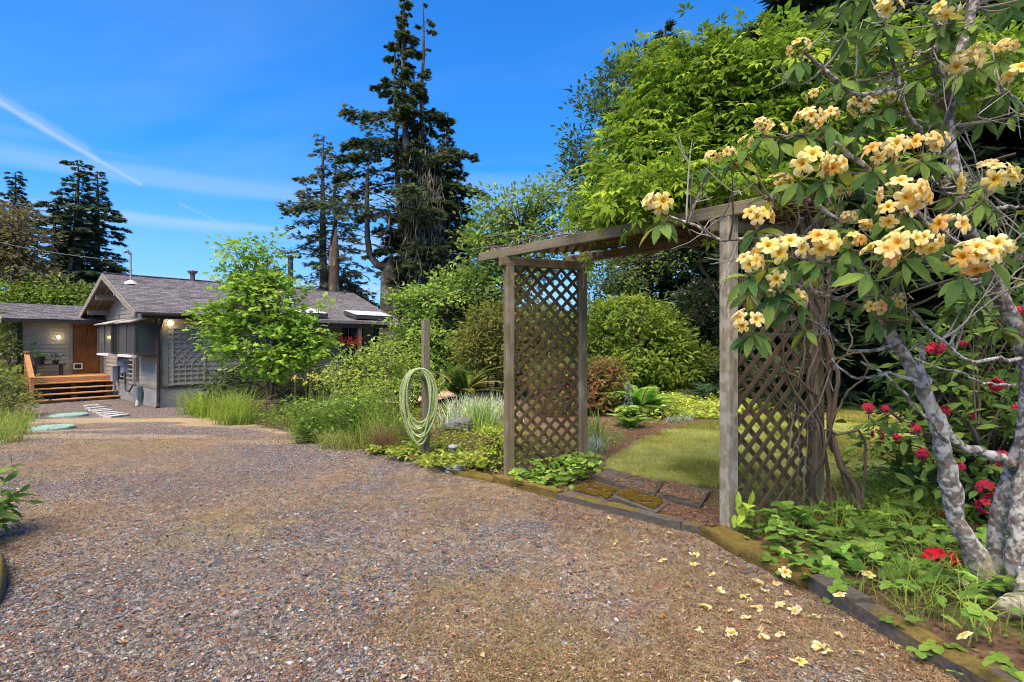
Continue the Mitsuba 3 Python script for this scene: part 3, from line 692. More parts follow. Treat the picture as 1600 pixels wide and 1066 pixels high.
# entrance wing: walls, roof, door, lamp
ew = f'{house}__entrance_wall'
UW, VW, ZD = -2.45, 7.1, -.10
MB().bar(H(UW, VW + .06, .95), H(0, VW + .06, .95), .10, 2.1).build(ew, 'siding_paint')
boards(ew, (UW, VW), (-.98, VW), ZD, 1.92, (0, -1), .145)
boards(ew, (-.06, VW), (.05, VW), ZD, 1.92, (0, -1), .145)
MB().bar(H(UW, VW + .05, -.7), H(0, VW + .05, -.7), .1, 1.1).build(f'{house}__foundation', 'foundation_paint')
MB().bar(H(UW + .05, VW + .1, .4), H(UW + .05, VW + 4.2, .4), .1, 3.1).build(f'{house}__side_wall', 'siding_paint')
MB().bar(H(UW - .03, VW - .02, -.95), H(UW - .03, VW - .02, 1.9), .13, .1, HAX[1], (.045, .04, .036)).build(f'{house}__downspout', 'matte')
MB().bar(H(-1.03, VW - .035, ZD), H(-1.03, VW - .035, 1.9), .10, .03, HAX[1], (.26, .245, .20)).build(f'{house}__door_frame', 'trim_paint')
MB().bar(H(-.09, VW - .035, ZD), H(-.09, VW - .035, 1.9), .07, .03, HAX[1], (.26, .245, .20)).build(f'{house}__door_frame', 'trim_paint')
roof_plane(f'{house}__entrance_roof', H(UW - .55, VW - .62, 1.98), H(.6, VW - .62, 1.98), H(UW - .55, VW + 2.2, 2.66), H(.6, VW + 2.2, 2.66), 5, course=.14)
roof_plane(f'{house}__entrance_back_roof', H(.6, VW + 5.0, 1.98), H(UW - .55, VW + 5.0, 1.98), H(.6, VW + 2.2, 2.656), H(UW - .55, VW + 2.2, 2.656), 6, tab=.6, course=.3)
MB().bar(H(UW - .5, VW - .66, 1.90), H(-.3, VW - .66, 1.90), .1, .10, c=(.04, .035, .03)).build(f'{house}__gutter', 'matte')
MB().bar(H(UW - .56, VW - .6, 1.89), H(UW - .56, VW + 2.2, 2.56), .035, .19, bev=.004).build(f'{house}__rake_board', 'trim_paint')
MB().bar(H(UW - .5, VW - .3, 1.87), H(0, VW - .3, 1.87), .55, .02, c=(.14, .125, .10)).build(f'{house}__soffit', 'matte')
door = f'{house}__door'
MB().bar(H(-.54, VW + .0, ZD + .98), H(-.541, VW + .0, ZD + .98), .05, .05).build(door, 'door_wood')
scene.pop(door)
MB().box(H(-.55, VW + .005, ZD + .99), (.86, .045, 1.96), axes=HAX, bev=.004).build(f'{door}__leaf', 'door_wood')
for k, (ua, ub, za, zb) in enumerate(((-.94, -.58, 1.28, 1.82), (-.53, -.17, 1.28, 1.82), (-.94, -.58, .72, 1.2), (-.53, -.17, .72, 1.2), (-.53, -.17, .05, .64))):
    MB().box(H((ua + ub) / 2, VW - .028, ZD + (za + zb) / 2), (ub - ua, .028, zb - za), axes=HAX, bev=.012).build(f'{door}__panel', 'door_wood')
f = MB()
for u in (-.94, -.70): f.bar(H(u, VW - .04, ZD + .2), H(u, VW - .04, ZD + .40), .035, .03, HAX[1], WHITE)
for z in (.2, .40): f.bar(H(-.957, VW - .041, ZD + z), H(-.683, VW - .041, ZD + z), .03, .035, c=WHITE)
pd = f.build(f'{door}__pet_door', 'gloss', label='small white framed pet door set low in the door')
MB().box(H(-.82, VW - .034, ZD + .3), (.21, .01, .17), BLACK, HAX).build(f'{pd}__flap', 'gloss')
MB().lathe(H(-.2, VW - .04, ZD + .95), [(.03, 0), (.02, .03), (.035, .05), (.0, .075)], 10, (.30, .24, .12), -HAX[1]).build(f'{door}__knob', 'gloss', True)
def lamp(root, p, out, r=.06, power=9.):
    k = MB().lathe(p, [(.055, 0), (.05, .03), (.02, .05), (.02, .11)], 10, (.08, .07, .06), out).build(f'{root}__wall_lamp', 'matte', True)
    s = trimesh.creation.icosphere(2, r); s.apply_translation(np.asarray(p) + np.asarray(out) * .15)
    key = numbered(f'{k}__bulb')
    scene[key] = {**mikit.ply(s, 'lamp_glow', smooth=True), 'emitter': {'type': 'area', 'radiance': {'type': 'rgb', 'value': [power, power * .80, power * .42]}}}
lamp(house, H(.22, -.06, 1.74), -HAX[1], .085, 3.2)
lamp(house, H(-1.42, VW - .05, 1.33), -HAX[1], .06, 5.5)
lamp(house, H(-.12, 1.05, 1.22), -HAX[0], .05, 5)

# ---------------------------------------------------------------- deck with its steps
deck = thing('wooden_deck', 'orange cedar deck with four open steps and a sloping handrail before the brown door', 'deck')
for k in range(12):
    v = 5.48 + k * .136
    MB().bar(H(-2.5, v, ZD - .025), H(-.03, v, ZD - .025), .13, .035, bev=.005).build(f'{deck}__deck_board', 'cedar_wood')
MB().bar(H(-2.48, 5.42, ZD - .13), H(-.05, 5.42, ZD - .13), .04, .20, bev=.004).build(f'{deck}__rim_board', 'cedar_wood')
MB().bar(H(-2.47, 5.45, ZD - .13), H(-2.47, 7.05, ZD - .13), .04, .20, bev=.004).build(f'{deck}__rim_board', 'cedar_wood')
for k in range(4):
    z, v = ZD - .205 - .175 * k, 5.30 - .275 * k
    MB().bar(H(-2.42, v, z), H(-.08, v, z), .28, .038, bev=.006).build(f'{deck}__step', 'cedar_wood')
for u in (-2.3, -1.25, -.25):
    for k in range(4):
        MB().bar(H(u, 5.34 - .275 * k, -1.25), H(u, 5.34 - .275 * k, ZD - .226 - .175 * k), .05, .08, HAX[0], (.17, .10, .05)).build(f'{deck}__step_support', 'matte')
for u, v in ((-2.4, 5.5), (-1.2, 5.6), (-.1, 5.6), (-2.4, 7.0)):
    MB().bar(H(u, v, -1.3), H(u, v, ZD - .05), .09, .09, HAX[0]).build(f'{deck}__post', 'cedar_wood')
MB().bar(H(-2.46, 5.56, ZD), H(-2.46, 5.56, .78), .10, .10, HAX[0], bev=.006).build(f'{deck}__newel_post', 'cedar_wood')
MB().bar(H(-2.46, 5.56, .78), H(-2.46, 5.56, .83), .16, .16, HAX[0], bev=.01).build(f'{deck}__newel_cap', 'cedar_wood')
MB().bar(H(-2.46, 4.42, -1.2), H(-2.46, 4.42, -.06), .10, .10, HAX[0], bev=.006).build(f'{deck}__newel_post', 'cedar_wood')
MB().bar(H(-2.46, 5.55, .72), H(-2.46, 4.36, -.05), .14, .04, bev=.004).build(f'{deck}__handrail', 'cedar_wood')
MB().bar(H(-2.46, 5.5, .35), H(-2.46, 4.45, -.35), .04, .09, bev=.004).build(f'{deck}__handrail', 'cedar_wood')
MB().bar(H(-2.42, 4.2, -.985), H(-.05, 4.2, -.985), .5, .08, c=(.30, .29, .27)).build('concrete_pad', 'foundation_paint')
tag('concrete_pad', 'low pale concrete strip at the foot of the deck steps', 'pad')
# bench and potted plant
b = thing('bench', 'low black bench on the cedar deck under the wall lamp', 'bench')
MB().bar(H(-2.22, 6.55, ZD + .40), H(-1.30, 6.55, ZD + .40), .36, .05, c=(.022, .021, .022), bev=.01).build(f'{b}__seat', 'gloss')
for u in (-2.14, -1.40): MB().bar(H(u, 6.55, ZD), H(u, 6.55, ZD + .375), .09, .32, HAX[1], (.022, .021, .022)).build(f'{b}__leg', 'gloss')
rng = np.random.default_rng(5)
def pot_plant(root, p, r, h, n, size, cols, rim, sp=.2):
    MB().lathe(p, [(r * .75, 0), (r, h), (r * 1.06, h), (r * 1.06, h + .02), (r * .9, h + .02), (r * .85, h - .02), (.0, h - .03)], 16, rim).build(f'{root}__pot', 'matte', 30 and True)
    P = np.asarray(p) + [0, 0, h] + rng.normal(0, 1, (n, 3)) * [sp, sp, sp * .5] + [0, 0, sp * .6]
    D = P - np.asarray(p) - [0, 0, h * .6] + rng.normal(0, .1, (n, 3))
    v, f, c = scatter(LEAF, P, D, np.array([0, 0, 1.]) + rng.normal(0, .4, (n, 3)), rng.uniform(.6, 1.2, n) * size, jitter(rng, cols, n))
    pieces(root, 'leaf', v, f, c, 0)
pot = thing('potted_plant', 'small green plant in a black pot standing on the black bench', 'potted plant')
pot_plant(pot, H(-2.0, 6.55, ZD + .426), .17, .26, 90, .10, [(.07, .12, .03), (.12, .18, .04)], (.02, .02, .022), .10)
pot = thing('potted_plant', 'dark drooping plant in a small black pot at the right end of the black bench', 'potted plant')
pot_plant(pot, H(-1.55, 6.5, ZD + .426), .08, .12, 50, .14, [(.03, .055, .03), (.05, .07, .04)], (.02, .02, .022), .16)
# red flowers hanging at the porch
hb = thing('hanging_basket', 'red flowering hanging basket under the porch roof at the right end of the house', 'flower basket')
p = H(5.9, -1.15, 1.05)
MB().tube([p + [0, 0, .1], p + [0, 0, .75]], .008, 5, (.1, .1, .1)).build(f'{hb}__hanger', 'matte')
MB().lathe(p, [(.0, -.16), (.13, -.1), (.18, .04), (.15, .04), (.0, .0)], 14, (.07, .05, .03)).build(f'{hb}__basket', 'matte', True)
n = 120; P = p + rng.normal(0, 1, (n, 3)) * [.22, .15, .10] + [0, 0, .10]
v, f, c = scatter(LEAF, P, rng.normal(0, 1, (n, 3)), rng.normal(0, 1, (n, 3)) + [0, -.5, 1], rng.uniform(.07, .13, n), jitter(rng, [(.62, .02, .03), (.75, .05, .05), (.45, .01, .02)], n))
pieces(hb, 'blossom', v, f, c, 0, 'petal', 'blossoms')
n = 120; P = p + rng.normal(0, 1, (n, 3)) * [.22, .16, .10]
v, f, c = scatter(LEAF, P, rng.normal(0, 1, (n, 3)), rng.normal(0, .6, (n, 3)) + [0, 0, 1], rng.uniform(.06, .11, n), jitter(rng, [(.06, .10, .03)], n))
pieces(hb, 'leaf', v, f, c)

# ---------------------------------------------------------------- on the gravel before the house
for px, py, rx, lab in ((107, 651, .40, 'sea green plastic tank lid in the gravel, the one nearer the deck steps'), (82, 671, .36, 'sea green plastic tank lid in the gravel, the one farther from the deck steps')):
    p = gpt(px, py); p[2] = drive_z(p[0], p[1])
    k = thing('tank_lid', lab, 'lid')
    MB().lathe(p, [(rx, .0), (rx, .045), (rx * .93, .06), (rx * .9, .045), (rx * .5, .075), (.0, .085)], 28, (.20, .32, .27)).build(f'{k}__cover', 'matte', True)
    for a in range(6):
        t = a * math.pi / 3
        MB().lathe(p + [rx * .94 * math.cos(t), rx * .94 * math.sin(t), .055], [(.02, 0), (.02, .015), (0, .018)], 6, (.3, .32, .3)).build(f'{k}__bolt', 'gloss')
PL = [(132, 636, 154, 635), (137, 640, 163, 638), (142, 643, 168, 641), (148, 645, 174, 643), (154, 648, 182, 646), (160, 651, 190, 648), (167, 654, 197, 650)]
for k, (x0, y0, x1, y1) in enumerate(PL):
    a, b = gpt(x0, y0), gpt(x1, y1)
    for q in (a, b): q[2] = drive_z(q[0], q[1]) + .03
    MB().bar(a, b, .20, .05, c=(.42, .42, .41), bev=.008).build('stepping_plank', 'matte')
    key = 'stepping_plank' + (f'_{k:03d}' if k else '')
    tag(key, 'pale weathered plank laid in the gravel, ' + ['closest to the deck steps', 'second from the deck steps', 'third from the deck steps', 'middle one of the row', 'third from the drive end', 'second from the drive end', 'at the drive end of the row'][k], 'plank', 'planks of the stepping path')
p0 = H(-.30, .75, -.30)
hz = lambda u, v, l=.02: np.array([*(HC + HA * u + HB * v), drive_z(0, 17) + l])
pts = [p0, H(-.25, .7, -.5), H(-.3, .72, -.8), hz(-.5, .6), hz(-1.0, .9), hz(-1.5, 1.7), hz(-1.9, 2.6), hz(-1.2, 2.9), hz(-.8, 2.1), hz(-1.3, 1.5), hz(-1.9, 1.9)]
tag(MB().tube(wiggle(rng, pts, 70, .008), .017, 6, (.045, .10, .085)).build('ground_hose', 'matte', True), 'dark green hose hanging from the gable wall tap and curling on the gravel', 'hose')

# ================================================================ garden arbor
FLp, FRp = np.array([-.03, 5.52]), np.array([1.553, 3.76]); SD = np.array([.81, .33])
BLp, BRp = FLp + SD, FRp + SD
S2 = unit(SD); S3 = np.array([S2[0], S2[1], 0]); P3 = np.array([-S2[1], S2[0], 0])
FD = np.array([*unit(FRp - FLp), 0])
ZB = CAM_Z + .884; ZS = ZB - .095
def beam_wood(p, n, uv):
    g = fbm(uv.x * 2.5, uv.y * 110, 2.)
    c = mix((.12, .098, .066), (.28, .24, .17), g * .8 + .2 * fbm(uv.x * 4, uv.y * 20, 3.))
    return mix(c, (.15, .15, .07), smoothstep(.5, .7, fbm(p.x * 5, p.y * 5, p.z * 6 + 4)) * .5)
scene['beam_wood'] = wood(beam_wood)
arbor = thing('garden_arbor', 'weathered wooden arbor with lattice sides and a lattice roof at the garden entrance', 'arbor')
def P2(p, z): return np.array([p[0], p[1], z])
for p, zt, m, lab in ((FLp, ZS, 'arbor_wood', None), (BLp, ZS, 'arbor_wood', None), (FRp, ZB, 'pale_wood', 'bleached pale front post with lichen'), (BRp, ZS, 'arbor_wood', None)):
    MB().bar(P2(p, float(G(*p)) - .3), P2(p, zt), .092, .092, P3, bev=.006).build(f'{arbor}__post', m, label=lab)
o = -np.array([FD[1], -FD[0], 0]) * 0 + np.array([FD[1], -FD[0], 0]) * .03
if o[1] > 0: o = -o
MB().bar(P2(FLp, ZB + .046) - FD * .45 + o, P2(FRp, ZB + .046) + FD * .33 + o, .042, .092, bev=.005).build(f'{arbor}__beam', 'beam_wood')
MB().bar(P2(BLp, ZB + .046) - FD * .25 - o, P2(BRp, ZB + .046) + FD * .33 - o, .042, .092, bev=.005).build(f'{arbor}__beam', 'arbor_wood')
MB().bar(P2(FLp, ZS + .046) - S3 * .10, P2(BLp, ZS + .046) + S3 * .12, .085, .09, bev=.005).build(f'{arbor}__side_beam', 'arbor_wood')
MB().bar(P2(FRp, ZS + .046) - S3 * .06 - FD * .075, P2(BRp, ZS + .046) + S3 * .1 - FD * .075, .04, .09, bev=.005).build(f'{arbor}__side_beam', 'arbor_wood')
def lattice(name, org, ex, ey, nrm, w, h, pitch, sw, th, mat, jit=.0, seed=0):
    r = np.random.default_rng(seed)
    for lay, sgn in ((0, 1), (1, -1)):
        k = -h if sgn > 0 else 0.0
        k = math.floor(k / pitch) * pitch + pitch * .5
        while k < w + (h if sgn < 0 else 0):
            # line s = k + sgn * t
            t0, t1 = 0.0, h
            if sgn > 0: t0, t1 = max(t0, -k), min(t1, w - k)
            else: t0, t1 = max(t0, k - w), min(t1, k)
            if t1 - t0 > .05:
                a = org + ex * (k + sgn * t0) + ey * t0 + nrm * (lay - .5) * th; b = org + ex * (k + sgn * t1) + ey * t1 + nrm * (lay - .5) * th
                jj = r.normal(0, jit, 3)
                MB().bar(a + jj, b + jj, sw, th * .96, nrm).build(f'{arbor}__{name}', mat)
            k += pitch
EY = np.array([0, 0, 1.])
for p, sd in ((FLp, 3), (FRp, 4)):
    zb = float(G(*p)) + (.06 if sd == 3 else .10)
    h = ZS - zb + .02
    lattice('lattice_slat', P2(p, zb) + S3 * .046, S3, EY, P3, np.linalg.norm(SD) - .092, h, .142, .036, .009, 'lattice_wood', .0015, sd)
MB().bar(P2(FLp, .12) + S3 * .05 - P3 * .022, P2(FLp, -.20) + S3 * .70 - P3 * .022, .026, .009, P3).build(f'{arbor}__lattice_slat', 'lattice_wood')
Wd = np.linalg.norm(FRp - FLp)
for lay, (dx, dy) in enumerate(((1, .85), (1, -.85))):
    for k in range(-6, 23):
        s0 = k * .145
        a = np.array([s0, 0.]) if dy > 0 else np.array([s0, 1.]); q = []
        for tt in np.linspace(0, 1.35, 28):
            c2 = a + np.array([dx, dy]) * tt
            if -.15 <= c2[0] <= Wd + .2 and -.02 <= c2[1] <= 1.02: q.append(c2)
        if len(q) < 4: continue
        e = [P2(FLp, ZB + .097 + lay * .009) + FD * c2[0] + np.array([*SD, 0]) * c2[1] for c2 in (q[0], q[-1])]
        MB().bar(e[0], e[1], .036, .0085, c=(.1, .1, .1)).build(f'{arbor}__roof_slat', 'lattice_wood')

# ================================================================ edging, pavers, hose post
rng = np.random.default_rng(21)
def rough_block(pts4, z0, z1, div, amp, seed):
    """A block over a quadrilateral footprint, rounded and uneven."""
    b = trimesh.creation.box((1, 1, 1))
    n = np.array(div); gx, gy, gz = [np.linspace(-.5, .5, k + 1) for k in n]
    V, F = [], []
    def face(ax, s):
        o = [i for i in range(3) if i != ax]; A, B = np.meshgrid(np.linspace(-.5, .5, n[o[0]] + 1), np.linspace(-.5, .5, n[o[1]] + 1), indexing='ij')
        p = np.zeros(A.shape + (3,)); p[..., o[0]], p[..., o[1]], p[..., ax] = A, B, s
        m = sum(len(x) for x in V); V.append(p.reshape(-1, 3)); k = n[o[1]] + 1
        for i in range(n[o[0]]):
            for j in range(n[o[1]]):
                a = m + i * k + j; q = [a, a + k, a + k + 1, a + 1]
                if (s > 0) == (ax == 1): q = q[::-1]
                F.extend([[q[0], q[1], q[2]], [q[0], q[2], q[3]]])
    for ax in range(3):
        for s in (-.5, .5): face(ax, s)
    m = trimesh.Trimesh(np.vstack(V), np.array(F)); m.merge_vertices()
    v = m.vertices.copy(); u, w, h = v[:, :1] + .5, v[:, 1:2] + .5, v[:, 2] + .5
    q = [np.asarray(p, float)[:2] for p in pts4]
    xy = (q[0] * (1 - u) + q[1] * u) * (1 - w) + (q[3] * (1 - u) + q[2] * u) * w
    edge = np.maximum(np.abs(v[:, 0]), np.abs(v[:, 1])) > .499
    z = z0 + (z1 - z0) * h - .012 * (edge & (h > .99))
    p = np.column_stack([xy, z])
    nn = np.stack([meshkit.fbm(p * 9 + seed * 3, 3, k) for k in range(3)], -1) - .5
    p = p + nn * amp * 2
    return trimesh.Trimesh(p, m.faces, process=False)
def block(name, label, cat, pts4, z0, z1, div=(12, 4, 3), amp=.012, seed=1, group=None, mat='mossy_concrete'):
    key = numbered(name); scene[key] = mikit.ply(rough_block(pts4, z0, z1, div, amp, seed), mat, smooth=50)
    return tag(key, label, cat, group)
arc = CURB[::-1] if CURB[0, 1] < CURB[-1, 1] else CURB
_pt = np.array([[np.interp(t, range(len(CURB_PX)), [c[k] for c in CURB_PX]) for k in (0, 1)] for t in np.linspace(0, len(CURB_PX) - 1, 200)])
def curb_xy(px):
    py = np.interp(px, _pt[:, 0], _pt[:, 1]); Y = CAM_Z / ((py - 533) / FOCAL - .055)
    return np.array([(px - 800) / FOCAL * Y, Y])
EDG = [(425, 485, .06, 'dark edging timber nearest the barrel planter'), (490, 560, .055, 'dark edging timber below the tall green grasses'), (563, 615, .06, 'dark edging timber just left of the hose post'),
       (617, 662, .07, 'grey edging timber at the foot of the hose post'), (664, 708, .06, 'grey edging timber beside the white bucket'), (770, 868, .085, 'moss covered edging kerb at the left arbor post'),
       (870, 935, .07, 'bare grey edging kerb in front of the mossy pavers'), (936, 1062, .075, 'grey edging kerb spanning the arbor opening'), (1064, 1098, .07, 'short moss topped kerb piece left of the pale arbor post'),
       (1262, 1330, .10, 'grey kerb block with a mossy top in the lower right'), (1333, 1440, .085, 'long dark kerb block below the lichen trunk'), (1443, 1600, .08, 'dark kerb block in the bottom right corner')]
for k, (a, b, h, lab) in enumerate(EDG):
    n = 4
    A, B = curb_xy(a), curb_xy(b); d = unit(B - A); w = np.array([-d[1], d[0]]); w = w if w[0] > 0 else -w
    wd = .10 if k < 9 else .115
    zg = min(drive_z(*A), drive_z(*B)); za = drive_z(*A)
    m = rough_block([A, B, B + w * wd, A + w * wd], -.08, h, (14, 4, 3), .014, k)
    v = m.vertices.copy(); v[:, 2] += drive_z(v[:, 0], v[:, 1]); v[:, 2] -= .0
    key = numbered('edging_stone'); scene[key] = mikit.ply(trimesh.Trimesh(v, m.faces, process=False), 'moss_carpet' if k == 5 else 'mossy_concrete', smooth=50); tag(key, lab, 'edging')
# a mound of moss where the kerb is buried
for k, (a, b, lab) in enumerate(((1100, 1262, 'bank of brown green moss over buried kerb right of the pale arbor post'), (700, 770, 'flat moss bank over the kerb beside the white bucket'))):
    A, B = curb_xy(a), curb_xy(b); d = unit(B - A); w = np.array([-d[1], d[0]]); w = w if w[0] > 0 else -w
    m = rough_block([A - w * .03, B - w * .03, B + w * .16, A + w * .16], -.06, .075 if k == 0 else .05, (26, 8, 3), .03, 30 + k)
    v = m.vertices.copy(); v[:, 2] += drive_z(v[:, 0], v[:, 1])
    key = numbered('moss_bank'); scene[key] = mikit.ply(trimesh.Trimesh(v, m.faces, process=False), 'moss_carpet', smooth=True); tag(key, lab, 'moss')
def moss_all(p, n, uv):
    return mix((.06, .046, .015), (.22, .165, .048), fbm(p.x * 80, p.y * 80, p.z * 80, 3)) * (.55 + .9 * fbm(p.x * 9, p.y * 9, p.z * 9 + 3))
scene['moss_carpet'] = {'type': 'twosided', 'bsdf': {'type': 'bumpmap', 'arbitrary': proc(lambda p, n, uv: fbm(p.x * 90, p.y * 90, p.z * 90, 3), .002), 'scale': .014, 'bsdf': {'type': 'principled', 'base_color': proc(moss_all), 'roughness': 1., 'specular': .05}}}
PAV = [([(887, 771), (915, 750), (972, 762), (950, 783)], 'mossy_concrete', 'concrete paver with brown moss, the left one of the two mossy pavers', True),
       ([(957, 774), (980, 763), (1046, 782), (1024, 803)], 'mossy_concrete', 'concrete paver with brown moss, the front one of the two mossy pavers', True),
       ([(925, 745), (950, 732), (1036, 752), (1022, 772)], 'mossy_concrete', 'bare grey paver strewn with needles behind the mossy pavers', False),
       ([(1029, 773), (1044, 753), (1110, 766), (1094, 789)], 'mossy_concrete', 'dark grey paver at the edge of the lawn, the rightmost paver', False)]
for k, (q, mat, lab, mossy) in enumerate(PAV):
    w = [gpt(x, y, .04) for x, y in q]; z = np.mean([p[2] for p in w])
    key = block('paver', lab, 'paver', w, z - .09, z + .004 * k, (8, 8, 2), .008, 50 + k)
    if mossy:
        c = np.mean([p for p in w], 0); q4 = [c + (p - c) * [.86, .86, 1] for p in w]
        n = 7000; uu, ww = rng.random((n, 1)), rng.random((n, 1))
        q0 = [p[:2] for p in q4]; xy = (q0[0] * (1 - uu) + q0[1] * uu) * (1 - ww) + (q0[3] * (1 - uu) + q0[2] * uu) * ww
        xy = xy[meshkit.noise(np.column_stack([xy * 14, xy[:, 0] * 0]), 9) > .18]
        v, f, c = blades(rng, np.column_stack([xy, np.full(len(xy), z + .002 + .004 * k)]), .020, .007, .7, [(.22, .15, .03), (.34, .24, .06), (.15, .12, .03)], 2)
        lump(MB(), v, f, c).build(f'{key}__moss', 'leaf', kind='stuff')
for k in (2, 3):
    q = [gpt(x, y, .045) for x, y in PAV[k][0]]; n = 1500; uu, ww = rng.random((n, 1)) * .94 + .03, rng.random((n, 1)) * .94 + .03
    P = (q[0] * (1 - uu) + q[1] * uu) * (1 - ww) + (q[3] * (1 - uu) + q[2] * uu) * ww; P[:, 2] = np.mean([p[2] for p in q]) + .004 * k + rng.random(n) * .004
    P = P[meshkit.noise(P * 9, 3) > .42]; n = len(P); az = rng.random(n) * 6.283
    v, f, c = scatter(DIAMOND, P, np.stack([np.cos(az), np.sin(az), rng.normal(0, .12, n)], 1), rng.normal(0, .2, (n, 3)) + [0, 0, 1], rng.uniform(.012, .032, n), jitter(rng, [(.20, .085, .045), (.30, .17, .10), (.13, .08, .055), (.24, .20, .10)], n, .25))
    lump(MB(), v, f, c).build(f'paver_{k:03d}__litter', 'matte', kind='stuff')
# hose post and coiled hose
p = gpt(665, 716); post = p.copy()
topz = CAM_Z + (533 - 500) / FOCAL * p[1]
tag(MB().bar(p - [0, 0, .3], P2(p, topz), .09, .09, (.8, .5, 0), bev=.006).build('hose_post', 'beam_wood'), 'grey wooden post standing in the bed with a hose hung on it', 'post')
hook = MB().tube([p + [-.02, -.05, 1.05], p + [-.02, -.14, 1.03], p + [-.02, -.18, 1.10]], .012, 6, (.12, .11, .10)).build('hose_hook', 'matte')
tag(hook, 'small dark hook on the grey hose post', 'hook')
c0 = at(655, 577, p[1] - .12); pts = []
sc = p[1] / FOCAL
for k in range(13):
    rx, ry = (21 + rng.uniform(-3, 8)) * sc, (44 + rng.uniform(-5, 17)) * sc
    off = rng.uniform(-.05, .02)
    for a in np.linspace(0, 2 * np.pi, 26, endpoint=False):
        s = math.sin(a); 
        pts.append(c0 + [rx * s * (1 + .15 * math.cos(a)) + k * .004 - .02, off * 1.2 + .015 * math.sin(2 * a + k), ry * (math.cos(a) - 1) + .012 * (k % 3)])
pts = np.array(pts); pts = (pts + np.roll(pts, 1, 0) + np.roll(pts, -1, 0)) / 3
pts = pts[1:-1]
tag(MB().tube(pts, .0125, 7, (.31, .39, .155)).build('coiled_hose', 'gloss', True), 'pale green garden hose coiled on the grey wooden post', 'hose')
p = gpt(716, 738); r = 19 * p[1] / FOCAL
k = thing('white_bucket', 'white plastic bucket sunk in the bed by the kerb', 'bucket')
MB().lathe(p - [0, 0, .03], [(r * .95, -.05), (r, .11), (r * 1.06, .11), (r * 1.06, .145), (r, .15), (r * .93, .11), (0, .10)], 24, (.66, .66, .64)).build(f'{k}__pail', 'gloss', True)
MB().tube([p + [r * 1.05 * math.cos(t), r * 1.05 * math.sin(t), .02 + .0 * t] for t in np.linspace(2.8, 5.9, 16)], .006, 5, (.45, .45, .44)).build(f'{k}__handle', 'matte')
p = gpt(708, 722); k = thing('garden_light', 'small grey stake light behind the white bucket', 'light')
MB().tube([p - [0, 0, .05], p + [0, 0, .12]], .008, 6, (.12, .12, .12)).build(f'{k}__stake', 'matte')
MB().lathe(p + [0, 0, .11], [(.0, 0), (.035, .01), (.045, .06), (.07, .07), (.06, .09), (.02, .11), (0, .112)], 14, (.26, .27, .29)).build(f'{k}__head', 'gloss', True)
p = gpt(718, 672); key = numbered('boulder')
s = trimesh.creation.icosphere(3, 1.0); s.vertices *= 1 + .5 * (meshkit.fbm(s.vertices * 1.5, 3, 3) - .5)[:, None]; s.vertices = s.vertices * [.22, .2, .15] + p + [0, 0, .06]
scene[key] = mikit.ply(s, 'boulder_stone', smooth=True); tag(key, 'dark rounded rock among the striped grasses', 'rock')
scene['boulder_stone'] = {'type': 'principled', 'base_color': proc(lambda p, n, uv: mix((.06, .065, .075), (.20, .21, .22), fbm(p.x * 14, p.y * 14, p.z * 14, 4))), 'roughness': .8}
p = gpt(2, 905); p[0] = -2.80; p[1] = 2.86; key = numbered('boulder')
s = trimesh.creation.icosphere(3, 1.0); s.vertices *= 1 + .4 * (meshkit.fbm(s.vertices * 1.7, 3, 6) - .5)[:, None]; s.vertices = s.vertices * [.05, .42, .11] @ np.array([[.71, .70, 0], [-.70, .71, 0], [0, 0, 1]]) + [-2.86, 2.9, -.14]
scene[key] = mikit.ply(s, 'mossy_concrete', smooth=True); tag(key, 'pale long stone at the left edge below the glossy plant', 'rock')
# far fence at the porch garden
k = thing('rail_fence', 'dark post and rail fence between the house porch and the garden', 'fence')
for i, px in enumerate((620, 651, 684, 716)):
    q = at(px, 571, 15.5); MB().bar(P2(q, -.9), P2(q, CAM_Z - 7 / FOCAL * 15.5), .10, .10, (1, 0, 0), (.035, .032, .03)).build(f'{k}__post', 'matte')
for y in (541, 556): MB().bar(at(598, y, 15.53), at(760, y, 15.53), .05, .09, c=(.035, .034, .032)).build(f'{k}__rail', 'matte')
q = at(665, 566, 12.6)
v, f = sheet([tuple(at(a, b, 1)[:1]) + (c,) for a, b, c in ()] or [(-3.4, 12.6), (-2.3, 12.2), (-1.3, 13.6), (-1.2, 15.2), (-2.2, 15.6), (-3.2, 14.6)], .3, .10)
struct('path', (v, f), 'sand_path', smooth=True)
scene['sand_path'] = {'type': 'principled', 'base_color': proc(lambda p, n, uv: mix((.34, .24, .16), (.52, .40, .28), fbm(p.x * 6, p.y * 6, 2., 4))), 'roughness': .95}
# garden trellis of white wood far behind the arbor
k = thing('garden_trellis', 'grey white wooden obelisk trellis at the back of the garden', 'trellis')
g = gpt(1085, 590); sc = g[1] / FOCAL; ht = 62 * sc
ex = np.array([1., .15, 0])
for s0 in (-1, -.5, 0, .5, 1):
    MB().bar(g + ex * s0 * 24 * sc, g + ex * s0 * 13 * sc + [0, 0, ht], .045, .03, (0, 1, 0), (.33, .31, .28)).build(f'{k}__upright', 'matte')
for t in np.linspace(.08, .97, 7):
    w = (24 - 11 * t) * sc; MB().bar(g - ex * w + [0, -.03, ht * t], g + ex * w + [0, -.03, ht * t], .03, .045, c=(.33, .31, .28)).build(f'{k}__crossbar', 'matte')

